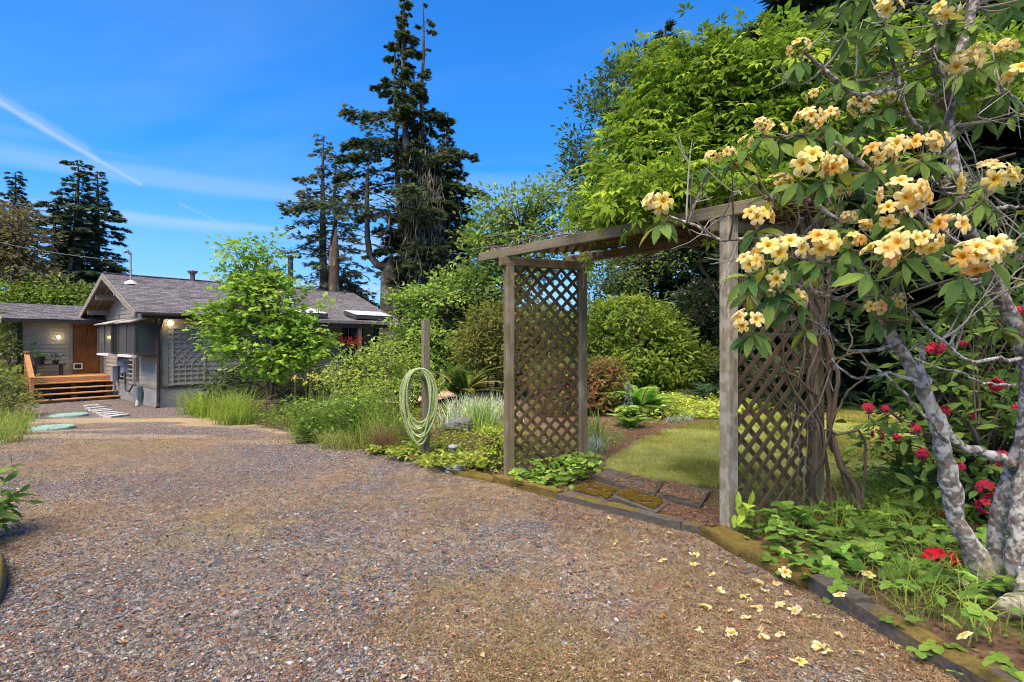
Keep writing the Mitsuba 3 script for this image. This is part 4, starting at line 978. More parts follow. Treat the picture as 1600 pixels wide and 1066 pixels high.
# ================================================================ trees and shrubs
def conifer(key, base, h, prof, seed, tr=.35, nb=120, start=.12, cols=((.022, .038, .020), (.045, .065, .030)), spray=.55, droop=.25, dens=26, lean=(0, 0), side=None, bare=.0, gap=.25, top_bare=1.0, flat=.35, trunks=((0, 0, 1.0),), up=.1):
    """A conifer: tapering trunk(s), whorled drooping limbs, and needle sprays along them. prof(t) -> limb length at the fraction t of the height."""
    r = np.random.default_rng(seed); base = np.asarray(base, float)
    tips = []
    for k, (ox, oy, s) in enumerate(trunks):
        n = 14; t = np.linspace(0, 1, n)
        p = base + np.stack([lean[0] * t + ox * np.sin(t * 1.6), lean[1] * t + oy * np.sin(t * 1.6), h * s * t], 1)
        p[1:-1, :2] += r.normal(0, .07, (n - 2, 2)) * tr * 2
        MB().tube(p, tr * (1 if k == 0 else .75) * (1 - t) ** .8 + .03, 9, (.1, .08, .06)).build(f'{key}__trunk', 'rough_bark', True)
        tips.append(p)
    bm, P, D, N, S = MB(), [], [], [], []
    az = r.random() * 6.28
    for i in range(nb):
        t = start + (1 - start) * ((i + r.random()) / nb) ** .9
        az += 2.4 + r.normal(0, .35)
        L = prof(t) * r.uniform(.55, 1.12)
        if r.random() < gap * (1 - .6 * t): L *= r.uniform(.15, .55)
        if side is not None:
            L *= side(az, t)
        if L < .15: continue
        k = r.integers(len(tips)); tp = tips[k]; s = trunks[k][2]
        if t > s: k = 0; tp = tips[0]; s = 1
        org = np.array([np.interp(t / s, np.linspace(0, 1, len(tp)), tp[:, q]) for q in range(3)])
        o = np.array([math.cos(az), math.sin(az), 0])
        e = org + o * L + np.array([0, 0, L * (up * (t - .2) - droop * r.uniform(.3, 1.2))])
        mid = org + o * L * .5 + np.array([0, 0, L * (up + .08 * r.random())])
        c = curve(org, mid, e, 7)
        bm.tube(c, np.linspace(max(.012 * L, .012) + .008, .008, 7), 3, (.075, .062, .05), cap=False)
        bald = t < bare
        m = int(dens * L * (1 - .0 * t) * (0.10 if bald else 1))
        if m < 1: m = 1
        w = r.random(m) ** .75
        w = .18 + .82 * w
        q = np.stack([np.interp(w, np.linspace(0, 1, 7), c[:, a]) for a in range(3)], 1)
        sd = np.array([-o[1], o[0], 0]); sw = r.normal(0, 1, m) * L * .17 * (1.15 - w)
        q = q + sd * sw[:, None] + np.array([0, 0, 1]) * (r.normal(-.03, .05, m) * L ** .5 * flat * 3)[:, None]
        P.append(q); D.append(o * .9 + sd * (np.sign(sw) * r.uniform(.1, 1., m))[:, None] + np.array([0, 0, 1]) * r.normal(-.10, .28, m)[:, None]); N.append(np.array([0, 0, 1.]) + r.normal(0, .35, (m, 3)))
        S.append(spray * r.uniform(.5, 1.15, m) * (.65 + .35 * min(L, 2) / 2))
    bm.build(f'{key}__limbs', 'matte', kind='stuff')
    P, D, N, S = np.vstack(P), np.vstack(D), np.vstack(N), np.concatenate(S)
    v, f, c = scatter(SPRAY, P, D, N, S, jitter(r, cols, len(P), .22, .05))
    pieces(key, 'needle', v, f, c)
    return tips
def _spray():
    v, f = [], []
    for a, l, z in ((0, 1, 0), (-.62, .72, .03), (.62, .72, -.02), (-.3, .9, -.06), (.34, .86, .05)):
        d, q = np.array([math.sin(a), math.cos(a), 0]), np.array([math.cos(a), -math.sin(a), 0])
        m = len(v); v += [np.array([0, 0, 0.]), d * l * .5 - q * .10 + [0, 0, z], d * l + [0, 0, z - .05], d * l * .5 + q * .10 + [0, 0, z]]
        f += [[m, m + 3, m + 1], [m + 1, m + 3, m + 2]]
    return np.array(v), np.array(f)
SPRAY = _spray()

def leafy(key, blobs, nclus, nleaf, tmpl, size, cols, seed, base=None, trunk=None, tr=.06, csig=.16, flat=.55, stems=1, shell=.62, upn=.8, most=0, bsdf='leaf', wood_c=(.085, .068, .05), tcol=None, droop=0.0, twig=.006, spread=.12, bark='rough_bark', lump_=.5, cvar=.10):
    """Leaf clusters through a crown of blobs [(centre, radii)], on limbs that grow from a stem."""
    r = np.random.default_rng(seed)
    vol = np.array([np.prod(b[1]) ** .75 for b in blobs]); pick = r.choice(len(blobs), nclus, p=vol / vol.sum())
    C0, R0 = np.array([b[0] for b in blobs], float)[pick], np.array([np.broadcast_to(b[1], 3) for b in blobs], float)[pick]
    d = unit(r.normal(0, 1, (nclus, 3))); rad = shell + (1 - shell) * r.random((nclus, 1)) ** .6
    wob = 1.03 - lump_ * .5 + lump_ * meshkit.fbm(d * 1.6 + pick[:, None] * 3.1, 3, seed)[:, None]
    C = C0 + d * R0 * rad * wob
    up = np.array([0, 0, 1.])
    allc = np.mean([b[0] for b in blobs], 0)
    if base is not None:
        base = np.asarray(base, float); B = MB(); paths = []
        for s in range(stems):
            a = r.random() * 6.28; top = np.asarray(trunk if trunk is not None else allc, float) + (np.array([math.cos(a), math.sin(a), 0]) * spread * 2 if stems > 1 else 0)
            n = 9; p = wiggle(r, [base + (np.array([math.cos(a), math.sin(a), 0]) * spread * .4 if stems > 1 else 0), (base + top) / 2 + r.normal(0, .04, 3) * np.linalg.norm(top - base), top], n, .02 * np.linalg.norm(top - base))
            MB().tube(p, np.linspace(tr, tr * .35, n), 8, wood_c).build(f'{key}__trunk' if stems == 1 else f'{key}__stem', bark, True)
            paths.append(p)
        for c in C:
            p = paths[r.integers(stems)]; k = np.linalg.norm((p - c) * [1, 1, .7], axis=1) + np.where(p[:, 2] > c[2], 2.0 * (p[:, 2] - c[2]), 0)
            o = p[min(int(np.argmin(k)), len(p) - 1)]; L = np.linalg.norm(c - o)
            m = o + (c - o) * .5 + up * L * .12 + r.normal(0, .05, 3) * L
            B.tube(curve(o, m, c, 5), np.linspace(twig * 1.2 + .012 * min(L, 3) * tr / .06 * .5, twig * .6, 5), 3, wood_c, cap=False)
        B.build(f'{key}__limbs', 'matte', kind='stuff')
    n = nclus * nleaf
    own = np.repeat(np.arange(nclus), nleaf)
    off = r.normal(0, 1, (n, 3)) * [csig, csig, csig * flat]
    P = C[own] + off
    out = unit(P - C0[own] + 1e-6)
    D = unit(off) * .8 + out * .5 + r.normal(0, .35, (n, 3)) - up * droop
    N = up * upn + out * .55 + r.normal(0, .38, (n, 3))
    ct = jitter(r, cols, nclus, cvar, .04)[own]
    col = np.clip(.5 * ct + .5 * jitter(r, cols, n, .16, .05), .004, .9)
    if tcol is not None:
        m = r.random(n) < tcol[1]; col[m] = jitter(r, tcol[0], m.sum(), .15)
    v, f, c = scatter(tmpl, P, D, N, size * r.uniform(.6, 1.2, n), col)
    pieces(key, 'leaf', v, f, c, most, bsdf)
    return C

def blob(px, py, Y, rx, ry=None, rd=None):
    """A crown lobe seen at this pixel, Y metres away, rx by ry photo pixels."""
    s = Y / FOCAL; ry = ry or rx
    return at(px, py, Y), np.array([rx * s, (rd or rx) * s, ry * s])

# ---- conifers on the left
SPR, SPR2 = [(.030, .052, .032), (.060, .088, .050), (.085, .115, .060)], [(.050, .070, .042), (.090, .115, .062), (.12, .14, .08)]
def px_tree(px, top, Y, base_z=-1.0): b = at(px, 533, Y); b[2] = base_z; return b, CAM_Z + (533 - top) / FOCAL * Y - base_z
g = 'dark conifers at the left'
for k, (px, top, Y, wpx, lab, seed, start, tr) in enumerate((
    (121, 250, 44, 66, 'tallest dark conifer behind the entrance wing', 1, .30, .42), (152, 268, 47, 52, 'dark conifer just right of the tallest one behind the entrance wing', 2, .30, .40),
    (84, 298, 43, 42, 'sparse dark conifer with a forked trunk left of the tallest one', 3, .38, .40), (24, 270, 46, 48, 'dark conifer at the far left edge above the brown leaved tree', 4, .40, .36),
    (100, 330, 50, 40, 'lower dark conifer between the tall ones behind the entrance wing', 9, .30, .34))):
    key = thing('conifer_tree', lab, 'conifer', g)
    b, h = px_tree(px, top, Y); w = wpx * Y / FOCAL
    conifer(key, b, h, lambda t, w=w: w * (min(1, (1 - t) * 2.2 + .22)) * (.85 + .3 * math.sin(t * 23 + w)), seed, tr, 120, start, SPR, .55, .12, 26, gap=.35, flat=.10, trunks=((0, 0, 1.0),) if k != 2 else ((0, 0, .92), (1.6, .3, 1.0)), up=.02)
# ---- the thin spruce and the broken snag in the middle
key = thing('conifer_tree', 'thin airy spruce behind the stove pipe with bare lower limbs', 'conifer')
b, h = px_tree(505, 212, 40); conifer(key, b, h, lambda t: 3.3 * min(1, (1 - t) * 2.4 + .16), 5, .40, 150, .10, SPR2, .45, .10, 18, gap=.35, bare=.12, trunks=((0, 0, 1.0), (.9, .2, .93)), up=.06)
key = thing('broken_tree', 'dead conifer snag with a splintered reddish top behind the house roof', 'dead tree')
b = at(521, 533, 38); b[2] = -1
p = [b, b + [0, 0, 4], b + [.05, 0, 7.5], b + [.1, 0, 8.6], b + [.16, 0, 9.7], b + [.2, 0, 10.4]]
MB().tube(p, [.44, .40, .35, .30, .15, .03], 9, [(.10, .08, .065)] * 3 + [(.13, .09, .07)] * 3).build(f'{key}__trunk', 'rough_bark', True)
for a in range(5):
    t = a * 1.3; q = b + [.26 * math.cos(t), .26 * math.sin(t), 7.6]
    MB().tube([q, q + [.05 * math.cos(t), .05, 1.1 + .35 * (a % 3)]], [.14, .01], 5, (.24, .15, .11)).build(f'{key}__splinter', 'matte')
key = thing('conifer_tree', 'low dark spruce thicket behind the right half of the house roof', 'conifer')
b, h = px_tree(548, 425, 41); conifer(key, b, h, lambda t: 3.6 * min(1, (1 - t) * 1.8 + .12), 6, .3, 120, .05, SPR, .7, .2, 14, gap=.2, up=.0)
# ---- the great spruce with its fallen elbow
key = thing('great_spruce', 'tallest spruce of all with several trunks and hanging grey lichen on its right', 'conifer')
b, h = px_tree(640, -22, 32)
def gside(az, t):
    c = math.cos(az)
    if c > .1: return 1.3 if (c > .5 and t < .58) else 1.05
    return (1.75 if math.sin(az * 37) > .45 else .25) if .40 < t < .72 else (.5 if t < .72 else .8)
conifer(key, b, h, lambda t: 3.9 * min(1, ((1 - t) * 1.5 + .04)), 7, .36, 260, .16, [(.034, .054, .027), (.062, .088, .040), (.090, .115, .052)], .40, .14, 62, side=gside, gap=.42, bare=.20, trunks=((-.3, 0, 1.0), (.75, .4, .97), (-.95, .2, .86), (.15, .6, .8)), up=.05)
e0 = at(612, 470, 32); e0[2] = -1
MB().tube([e0, at(612, 470, 32), at(608, 430, 32), at(612, 398, 32)], [.85, .70, .52, .08], 12, (.12, .10, .08)).build(f'{key}__butt', 'rough_bark', True)
MB().tube([at(640, 470, 32.2), at(636, 420, 32.2), at(628, 390, 32.2)], [.6, .45, .06], 10, (.12, .10, .08)).build(f'{key}__butt', 'rough_bark', True)
MB().tube([at(604, 418, 32), at(590, 414, 31.8), at(578, 400, 31.7), at(574, 370, 31.7), at(573, 320, 31.7), at(574, 275, 31.7), at(576, 255, 31.7)], [.28, .24, .20, .17, .14, .11, .02], 9, (.12, .10, .08)).build(f'{key}__elbow', 'rough_bark', True)
r = np.random.default_rng(70); m = MB()
for k in range(60):
    x = r.choice([578, 605, 622, 640], p=[.3, .3, .2, .2]); y = r.uniform(270, 440)
    a = at(x, y, 31.8 + r.normal(0, .3)); L = r.uniform(.8, 2.6); t = r.random() * 6.28
    if r.random() < .7: t = math.pi + r.normal(0, .8)
    e = a + [math.cos(t) * L, math.sin(t) * L, r.normal(.0, .25) * L]
    m.tube(wiggle(r, [a, (a + e) / 2 + [0, 0, .12 * L], e], 7, .05), np.linspace(.045, .008, 7), 3, (.115, .10, .085), cap=False)
m.build(f'{key}__dead_limbs', 'matte', kind='stuff')
n = 2300; q = np.array([at(px, py, 31.2 + dy) for px, py, dy in zip(r.normal(664, 19, n) + 0, r.normal(365, 60, n), r.normal(0, 1.0, n))])
v, f, c = scatter((DIAMOND[0] * [.24, 1, 1], DIAMOND[1]), q, np.array([0, 0, -1.]) + r.normal(0, .22, (n, 3)), r.normal(0, 1, (n, 3)), r.uniform(.3, .95, n), jitter(r, [(.20, .20, .14), (.30, .29, .21), (.13, .13, .09)], n))
pieces(key, 'lichen', v, f, c, 0, 'leaf', 'hanging_lichen')
key = thing('conifer_tree', 'broad dark spruce at the right shoulder of the tallest spruce', 'conifer')
b, h = px_tree(700, 175, 33); conifer(key, b, h, lambda t: 2.5 * min(1, (1 - t) * 1.9 + .05), 8, .3, 170, .12, SPR, .45, .15, 42, gap=.15, up=.05)
key = thing('conifer_tree', 'shorter dark spruce below the right shoulder of the tallest spruce', 'conifer')
b, h = px_tree(668, 250, 34); conifer(key, b, h, lambda t: 2.9 * min(1, (1 - t) * 1.9 + .1), 18, .3, 160, .05, SPR, .45, .18, 40, gap=.15, up=.05)
# ---- dark conifers at the right
for px, top, Y, w, lab, seed in ((1275, -330, 12.5, 2.6, 'huge dark cedar rising behind the vine at the top right', 21), (1490, -420, 12.0, 3.0, 'huge dark cedar behind the blossoming rhododendron', 22), (1660, -300, 10.5, 2.6, 'dark cedar at the right edge of the photo', 23),
                                 (1040, 40, 22, 2.4, 'dark conifer behind the arbor roof, left of the cedars', 24), (1130, 60, 19, 2.2, 'dark conifer seen through the arbor opening', 25), (1380, 20, 17, 2.6, 'dark conifer behind the right lattice', 26)):
    key = thing('conifer_tree', lab, 'conifer', 'dark conifers at the right')
    b, h = px_tree(px, top, Y, -.4); conifer(key, b, h, lambda t, w=w: w * min(1, (1 - t) * 1.7 + .1), seed, .28, 190, .03, [(.026, .046, .024), (.050, .078, .036)], .60, .30, 26, gap=.1, up=.0)

# ---- broadleaved trees
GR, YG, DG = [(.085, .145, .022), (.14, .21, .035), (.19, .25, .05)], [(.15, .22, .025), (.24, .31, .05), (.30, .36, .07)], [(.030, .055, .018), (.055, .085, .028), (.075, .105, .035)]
key = thing('maple_tree', 'young green maple with thin stems growing from the wooden barrel planter', 'tree')
bm = gpt(425, 649) + [0, 0, .14]; Yb = bm[1]
leafy(key, [blob(422, 538, Yb, 80, 52, 60), blob(425, 472, Yb, 66, 42, 55), blob(395, 440, Yb, 50, 30, 40), blob(380, 395, Yb - .1, 26, 18), blob(412, 420, Yb, 18, 26), blob(350, 500, Yb - .1, 36, 24), blob(480, 535, Yb, 34, 36), blob(348, 540, Yb, 32, 24), blob(425, 385, Yb, 16, 18)],
      300, 24, STAR, .135, [(.11, .21, .025), (.18, .29, .04), (.24, .35, .055)], 41, base=bm + [0, 0, .25], trunk=at(425, 470, Yb), tr=.045, csig=.17, flat=.35, stems=4, shell=.35, upn=1.0, wood_c=(.13, .085, .06), spread=.22, bark='matte')
k = thing('barrel_planter', 'low half barrel planter of grey brown staves under the young maple', 'planter')
n = 22; rb = .42
for i in range(n):
    a0, a1 = (i + .04) / n * 2 * np.pi, (i + .96) / n * 2 * np.pi; am = (a0 + a1) / 2
    o = np.array([math.cos(am), math.sin(am), 0]); w = 2 * rb * math.sin((a1 - a0) / 2)
    MB().bar(bm + o * rb - [0, 0, .1], bm + o * (rb * 1.08) + [0, 0, .30], w * 1.04, .03, o, (.5, .4, .3)).build(f'{k}__stave', 'arbor_wood')
for z in (.06, .22): MB().tube([bm + [(rb * 1.055 + z * .12) * math.cos(t), (rb * 1.055 + z * .12) * math.sin(t), z] for t in np.linspace(0, 2 * np.pi, 30)], .012, 5, (.10, .06, .045)).build(f'{k}__hoop', 'matte')
MB().lathe(bm, [(rb, .22), (0, .25)], 20, (.06, .04, .03)).build(f'{k}__soil', 'matte')

key = thing('garden_tree', 'light green layered tree between the house and the mossy bush', 'tree')
b = np.array([*at(700, 533, 15.5)[:2], -.4])
leafy(key, [blob(690, 470, 15.5, 70, 26), blob(650, 505, 15.3, 45, 22), blob(735, 450, 15.6, 60, 40), blob(700, 530, 15.4, 80, 26), blob(640, 455, 15.4, 25, 14), blob(770, 490, 15.8, 40, 40), blob(650, 545, 15.2, 50, 24), blob(720, 560, 15.0, 70, 22)], 330, 28, LEAF, .155, [(.10, .18, .03), (.18, .27, .05), (.23, .32, .08)], 42, base=b, tr=.08, csig=.20, flat=.30, shell=.4, upn=1.2)
key = thing('garden_tree', 'airy light green tree left above the arbor', 'tree')
b = np.array([*at(800, 533, 15)[:2], -.4])
leafy(key, [blob(800, 350, 15, 60, 50), blob(850, 330, 15, 40, 45), blob(760, 390, 15, 45, 40), blob(840, 400, 15, 50, 40), blob(775, 320, 15, 26, 28), blob(790, 450, 15, 60, 40), blob(880, 300, 15, 24, 24)], 270, 26, LEAF, .17, [(.085, .14, .03), (.14, .21, .045), (.20, .26, .06)], 43, base=b, tr=.11, csig=.25, flat=.5, shell=.3)
key = thing('garden_tree', 'tall dark broadleaved tree behind the vine on the arbor', 'tree')
b = np.array([*at(985, 533, 20)[:2], -.4])
leafy(key, [blob(940, 225, 20, 55, 80), blob(990, 150, 20, 55, 60), blob(1010, 260, 20, 70, 80), blob(1060, 200, 20, 60, 70), blob(905, 280, 20, 30, 45), blob(1040, 110, 20, 30, 30), blob(960, 330, 20, 60, 50)], 420, 26, LEAF, .24, [(.030, .060, .020), (.055, .092, .030), (.085, .125, .042)], 44, base=b, tr=.25, csig=.32, flat=.6, shell=.55)
key = thing('garden_tree', 'green tree behind the round bush seen through the arbor', 'tree')
b = np.array([*at(960, 533, 19)[:2], -.4])
leafy(key, [blob(950, 440, 19, 60, 30), blob(1000, 420, 19.5, 40, 26), blob(1060, 400, 19, 40, 40), blob(930, 400, 18.5, 28, 22)], 170, 24, LEAF, .17, [(.055, .10, .03), (.095, .15, .045), (.15, .21, .06)], 45, base=b, tr=.12, csig=.25, shell=.3)
key = thing('bronze_tree', 'pale brownish leaved tree at the left edge of the photo', 'tree')
b = np.array([*at(10, 533, 27)[:2], -1.])
leafy(key, [blob(15, 350, 27, 40, 30), blob(35, 385, 27, 36, 26), blob(5, 410, 27, 50, 36), blob(50, 440, 27, 40, 26), blob(-30, 370, 27, 50, 60)], 230, 26, LEAF, .26, [(.18, .14, .075), (.26, .21, .11), (.17, .18, .07)], 46, base=b, tr=.2, csig=.42, flat=.4, shell=.35, upn=1.1)
for px, py, Y, lab, s2 in ((635, 600, 11.2, 'green shrub in the bed behind the hose post', 71), (1110, 570, 15, 'green shrub beside the garden trellis', 73)):
    key = thing('leafy_shrub', lab, 'shrub')
    leafy(key, [blob(px, py - 10, Y, 40, 28), blob(px + 22, py + 6, Y - .2, 34, 24), blob(px - 24, py + 8, Y - .2, 32, 22)], 120, 20, LEAF, .09, GR, s2, base=np.array([*at(px, 0, Y)[:2], -.45]), tr=.02, stems=4, spread=.2, csig=.11, shell=.45)
g = 'green trees behind the entrance wing'
for px, py, Y, rx, ry, cols, lab, seed in ((25, 462, 26, 50, 26, GR, 'green tree above the left end of the entrance wing roof', 47), (95, 462, 27, 46, 22, GR, 'green tree above the middle of the entrance wing roof', 48), (150, 472, 28, 34, 16, DG, 'darker green tree where the entrance roof meets the gable', 49)):
    key = thing('garden_tree', lab, 'tree', g); b = np.array([*at(px, 533, Y)[:2], -1.])
    leafy(key, [blob(px, py, Y, rx, ry), blob(px - rx * .4, py + 25, Y, rx * .8, ry), blob(px + rx * .4, py + 30, Y, rx * .8, ry)], 150, 24, LEAF, .24, cols, seed, base=b, tr=.14, csig=.34, flat=.5, shell=.4)
# ---- a distant wood that closes the horizon
r = np.random.default_rng(77); m = MB(); P, S = [], []
for k in range(430):
    a = r.uniform(-62, 62); R = r.uniform(52, 95); x, y = R * math.sin(math.radians(a)), R * math.cos(math.radians(a))
    hh = r.uniform(4.0, 7.0) * (R / 60); n = 60
    q = unit(r.normal(0, 1, (n, 3))) * r.uniform(.5, 1, (n, 1)) * [2.6, 2.6, hh * .5] + [x, y, -1 + hh * .5]
    P.append(q); S.append(r.uniform(.7, 1.5, n))
P, S = np.vstack(P), np.concatenate(S)
v, f, c = scatter(LEAF, P, r.normal(0, 1, (len(P), 3)), r.normal(0, .5, (len(P), 3)) + [0, -.6, .8], S, jitter(r, DG + GR[:1], len(P), .2))
lump(MB(), v, f, c).build('far_wood', 'leaf', kind='stuff'); labels['far_wood']['label'] = 'far off belt of trees closing the horizon'

# ---- shrubs
def shrub(name, label, cat, blobs, base, nc, nl, tm, size, cols, seed, group=None, **kw):
    key = thing(name, label, cat, group)
    leafy(key, blobs, nc, nl, tm, size, cols, seed, base=base, **{**dict(tr=.03, stems=5, spread=.25, csig=.13, shell=.6), **kw})
    return key
b = gpt(1000, 610)
shrub('round_shrub', 'big rounded yellow green rhododendron bush seen through the arbor', 'shrub', [blob(985, 525, 15, 78, 60), blob(1035, 545, 14.7, 50, 40), blob(930, 520, 15.1, 40, 48), blob(1000, 560, 14.6, 70, 34), blob(960, 580, 14.4, 60, 22), blob(1030, 580, 14.4, 56, 20)], np.array([*at(995, 0, 15)[:2], -.4]), 760, 22, LONG, .17, [(.075, .13, .02), (.13, .195, .03), (.20, .255, .045)], 51, csig=.11, shell=.75)
shrub('leafy_shrub', 'paler green shrub at the right shoulder of the big rounded bush', 'shrub', [blob(1055, 520, 16.5, 45, 38), blob(1075, 545, 16.5, 30, 24)], np.array([*at(1055, 0, 16.5)[:2], -.4]), 130, 24, LEAF, .17, [(.10, .17, .035), (.18, .27, .06)], 52)
shrub('mossy_shrub', 'olive small leaved bush just left of the arbor', 'shrub', [blob(770, 510, 13.6, 40, 40), blob(745, 545, 13.5, 36, 32), blob(800, 545, 13.5, 44, 40), blob(850, 520, 13.8, 40, 44), blob(830, 575, 13.4, 50, 24)], np.array([*at(775, 0, 13.6)[:2], -.4]), 560, 26, DIAMOND, .12, [(.075, .085, .022), (.13, .135, .035), (.17, .18, .045)], 53, csig=.11, shell=.65)
shrub('white_flower_shrub', 'dark shrub with small white flowers behind the garden trellis', 'shrub', [blob(1090, 480, 16, 34, 44), blob(1095, 530, 16, 30, 40)], np.array([*at(1090, 0, 16)[:2], -.4]), 150, 26, LEAF, .13, [(.020, .036, .018), (.045, .065, .03)], 54, tcol=([(.5, .48, .48)], .05))
shrub('hedge_shrub', 'dark hedge behind the lawn right of the garden trellis', 'hedge', [blob(1130, 520, 18, 50, 55), blob(1190, 500, 18, 60, 70), blob(1270, 520, 18, 60, 60)], np.array([*at(1190, 0, 18)[:2], -.4]), 260, 26, LEAF, .17, DG, 55, csig=.22)
shrub('hedge_shrub', 'green hedge at the back of the lawn behind the rhododendron trunks', 'hedge', [blob(1340, 555, 16, 70, 40), blob(1440, 540, 15, 80, 60), blob(1550, 530, 13, 80, 80), blob(1640, 520, 12, 80, 90)], np.array([*at(1450, 0, 15)[:2], -.4]), 330, 26, LEAF, .15, [(.045, .080, .022), (.085, .13, .035), (.13, .19, .05)], 56, csig=.2)
shrub('azalea_shrub', 'small azalea with reddish young leaves right behind the left lattice', 'shrub', [blob(940, 585, 10.6, 34, 24), blob(905, 598, 10.6, 30, 24), blob(860, 590, 10.7, 36, 28), blob(930, 622, 10.4, 34, 16), blob(880, 625, 10.4, 40, 16)], np.array([*at(925, 0, 10.6)[:2], -.34]), 220, 20, LONG, .11, [(.10, .13, .03), (.17, .17, .05), (.25, .15, .07)], 57, tcol=([(.38, .13, .075), (.45, .18, .11)], .22), csig=.09)
shrub('leafy_shrub', 'feathery bright green shrub in the bed right of the maple', 'shrub', [blob(560, 585, 10, 50, 30), blob(600, 560, 10.4, 34, 26), blob(535, 600, 10, 28, 24), blob(585, 615, 9.6, 50, 24)], np.array([*at(560, 0, 10)[:2], -.55]), 200, 20, LEAF, .085, [(.11, .18, .03), (.20, .27, .045), (.26, .32, .07)], 58, csig=.11, shell=.4)
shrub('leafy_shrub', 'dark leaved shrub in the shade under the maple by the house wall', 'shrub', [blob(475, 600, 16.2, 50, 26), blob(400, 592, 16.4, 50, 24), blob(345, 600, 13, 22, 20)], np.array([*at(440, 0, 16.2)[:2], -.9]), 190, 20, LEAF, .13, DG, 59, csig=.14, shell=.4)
shrub('leafy_shrub', 'tall green bush at the left edge beside the entrance wing', 'shrub', [blob(12, 560, 19, 22, 36), blob(-10, 520, 19, 30, 40), blob(18, 610, 18, 26, 26)], np.array([*at(5, 0, 19)[:2], -1.]), 150, 24, LEAF, .15, [(.065, .11, .025), (.13, .19, .04), (.21, .25, .05)], 60, csig=.2)
shrub('leafy_shrub', 'dark shrub behind the left corner of the entrance wing', 'shrub', [blob(15, 510, 22, 24, 36), blob(30, 560, 22, 14, 40)], np.array([*at(15, 0, 22)[:2], -1.]), 110, 24, LEAF, .16, DG, 61, csig=.22)
shrub('leafy_shrub', 'low golden green shrub at the left edge by the tank lids', 'shrub', [blob(5, 640, 12.5, 34, 22), blob(22, 625, 13.5, 22, 16), blob(-20, 600, 13, 34, 30)], np.array([*at(0, 0, 13)[:2], -.85]), 150, 20, LEAF, .10, [(.10, .14, .03), (.18, .20, .05), (.24, .22, .07)], 62, csig=.14)
shrub('leafy_shrub', 'bright lime sapling beside the left arbor post', 'shrub', [blob(772, 690, 6.1, 16, 24), blob(765, 720, 6.0, 18, 18)], gpt(770, 738), 34, 14, LEAF, .055, [(.20, .27, .03), (.28, .34, .05)], 63, csig=.06, tr=.008, stems=3, spread=.05)

# ================================================================ plants of the beds
rng = np.random.default_rng(404)
def tuft(name, label, cat, spots, n, length, width, lean, cols, group=None, tipc=None, spread=.06, parts=0, seg=4):
    key = thing(name, label, cat, group)
    V, C = [], []
    for p in spots:
        P = np.asarray(p) + np.column_stack([rng.normal(0, spread, (n, 2)), np.zeros(n)])
        P[:, 2] = G(P[:, 0], P[:, 1]) - .01
        v, f, c = blades(rng, P, length, width, lean, cols, seg, tipc=tipc); V.append(v); C.append(c)
    pieces(key, 'blade', np.vstack(V), f, np.vstack(C), parts, 'leaf', 'blades')
    return key
def fern(label, base, n, L, cols, group=None, pin=26, up=.9, wide=.14, red=None):
    key = thing('fern', label, 'fern', group); base = np.asarray(base, float)
    for i in range(n):
        a = i * 2.4 + rng.normal(0, .2); l = L * rng.uniform(.7, 1.05); rise = up * rng.uniform(.55, 1.15); o = np.array([math.cos(a), math.sin(a), 0])
        m = 14; t = np.linspace(0, 1, m)[:, None]
        c = base + o * l * (.25 * t + .65 * t ** 2) * (1.25 - .4 * rise) + np.array([0, 0, 1]) * l * (rise * t - .42 * t ** 2.4)
        b = MB(); b.tube(c, np.linspace(.006, .0015, m) * (L / .7), 3, (.12, .10, .03), cap=False)
        tt = np.linspace(.10, .99, pin); q = np.stack([np.interp(tt, t[:, 0], c[:, k]) for k in range(3)], 1)
        tg = unit(np.gradient(q, axis=0)); sd = unit(np.cross(tg, [0, 0, 1.])); nn = np.cross(sd, tg)
        ln = wide * l / .7 * np.sin(np.pi * np.clip(.16 + .84 * tt, 0, 1)) ** .7 + .006
        fc = jitter(rng, cols, 1)[0]
        for s in (-1, 1):
            v, f, cc = scatter(DIAMOND, q, sd * s + tg * .35 - nn * .12 + rng.normal(0, .05, q.shape), nn + rng.normal(0, .15, q.shape), ln, np.clip(fc * rng.normal(1, .14, (pin, 1)), .01, .8))
            lump(b, v, f, cc)
        b.build(f'{key}__frond', 'leaf')
    return key
def cover(key, poly, n, tm, size, cols, h=(.02, .10), upn=1.0, most=0, bsdf='leaf', seed=1, keep=None, part='leaf', droop=.0):
    """Leaves of a low ground cover inside an outline."""
    r = np.random.default_rng(seed); P = Polygon(poly).buffer(0); x0, y0, x1, y1 = P.bounds
    q = r.uniform([x0, y0], [x1, y1], (n * 4, 2)); q = q[contains_xy(P, q[:, 0], q[:, 1])][:n]
    if keep is not None: q = q[keep(q, r)]
    m = len(q); a = r.random(m) * 6.283
    cl = meshkit.noise(np.column_stack([q * 2.5, q[:, 0] * 0]), seed)
    z = G(q[:, 0], q[:, 1]) + h[0] + (h[1] - h[0]) * r.random(m) * (.35 + 1.1 * cl)
    D = np.stack([np.cos(a), np.sin(a), r.normal(.05 - droop, .25, m)], 1)
    N = np.array([0, 0, upn]) + r.normal(0, .32, (m, 3))
    v, f, c = scatter(tm, np.column_stack([q, z]), D, N, size * r.uniform(.55, 1.2, m), jitter(r, cols, m, .2))
    pieces(key, part, v, f, c, most, bsdf, part + '_mass')
def clear_of_pavers(q, r): return ~((q[:, 0] > .28) & (q[:, 0] < 1.75) & (q[:, 1] > 3.9) & (q[:, 1] < 5.3) & (r.random(len(q)) < .93))

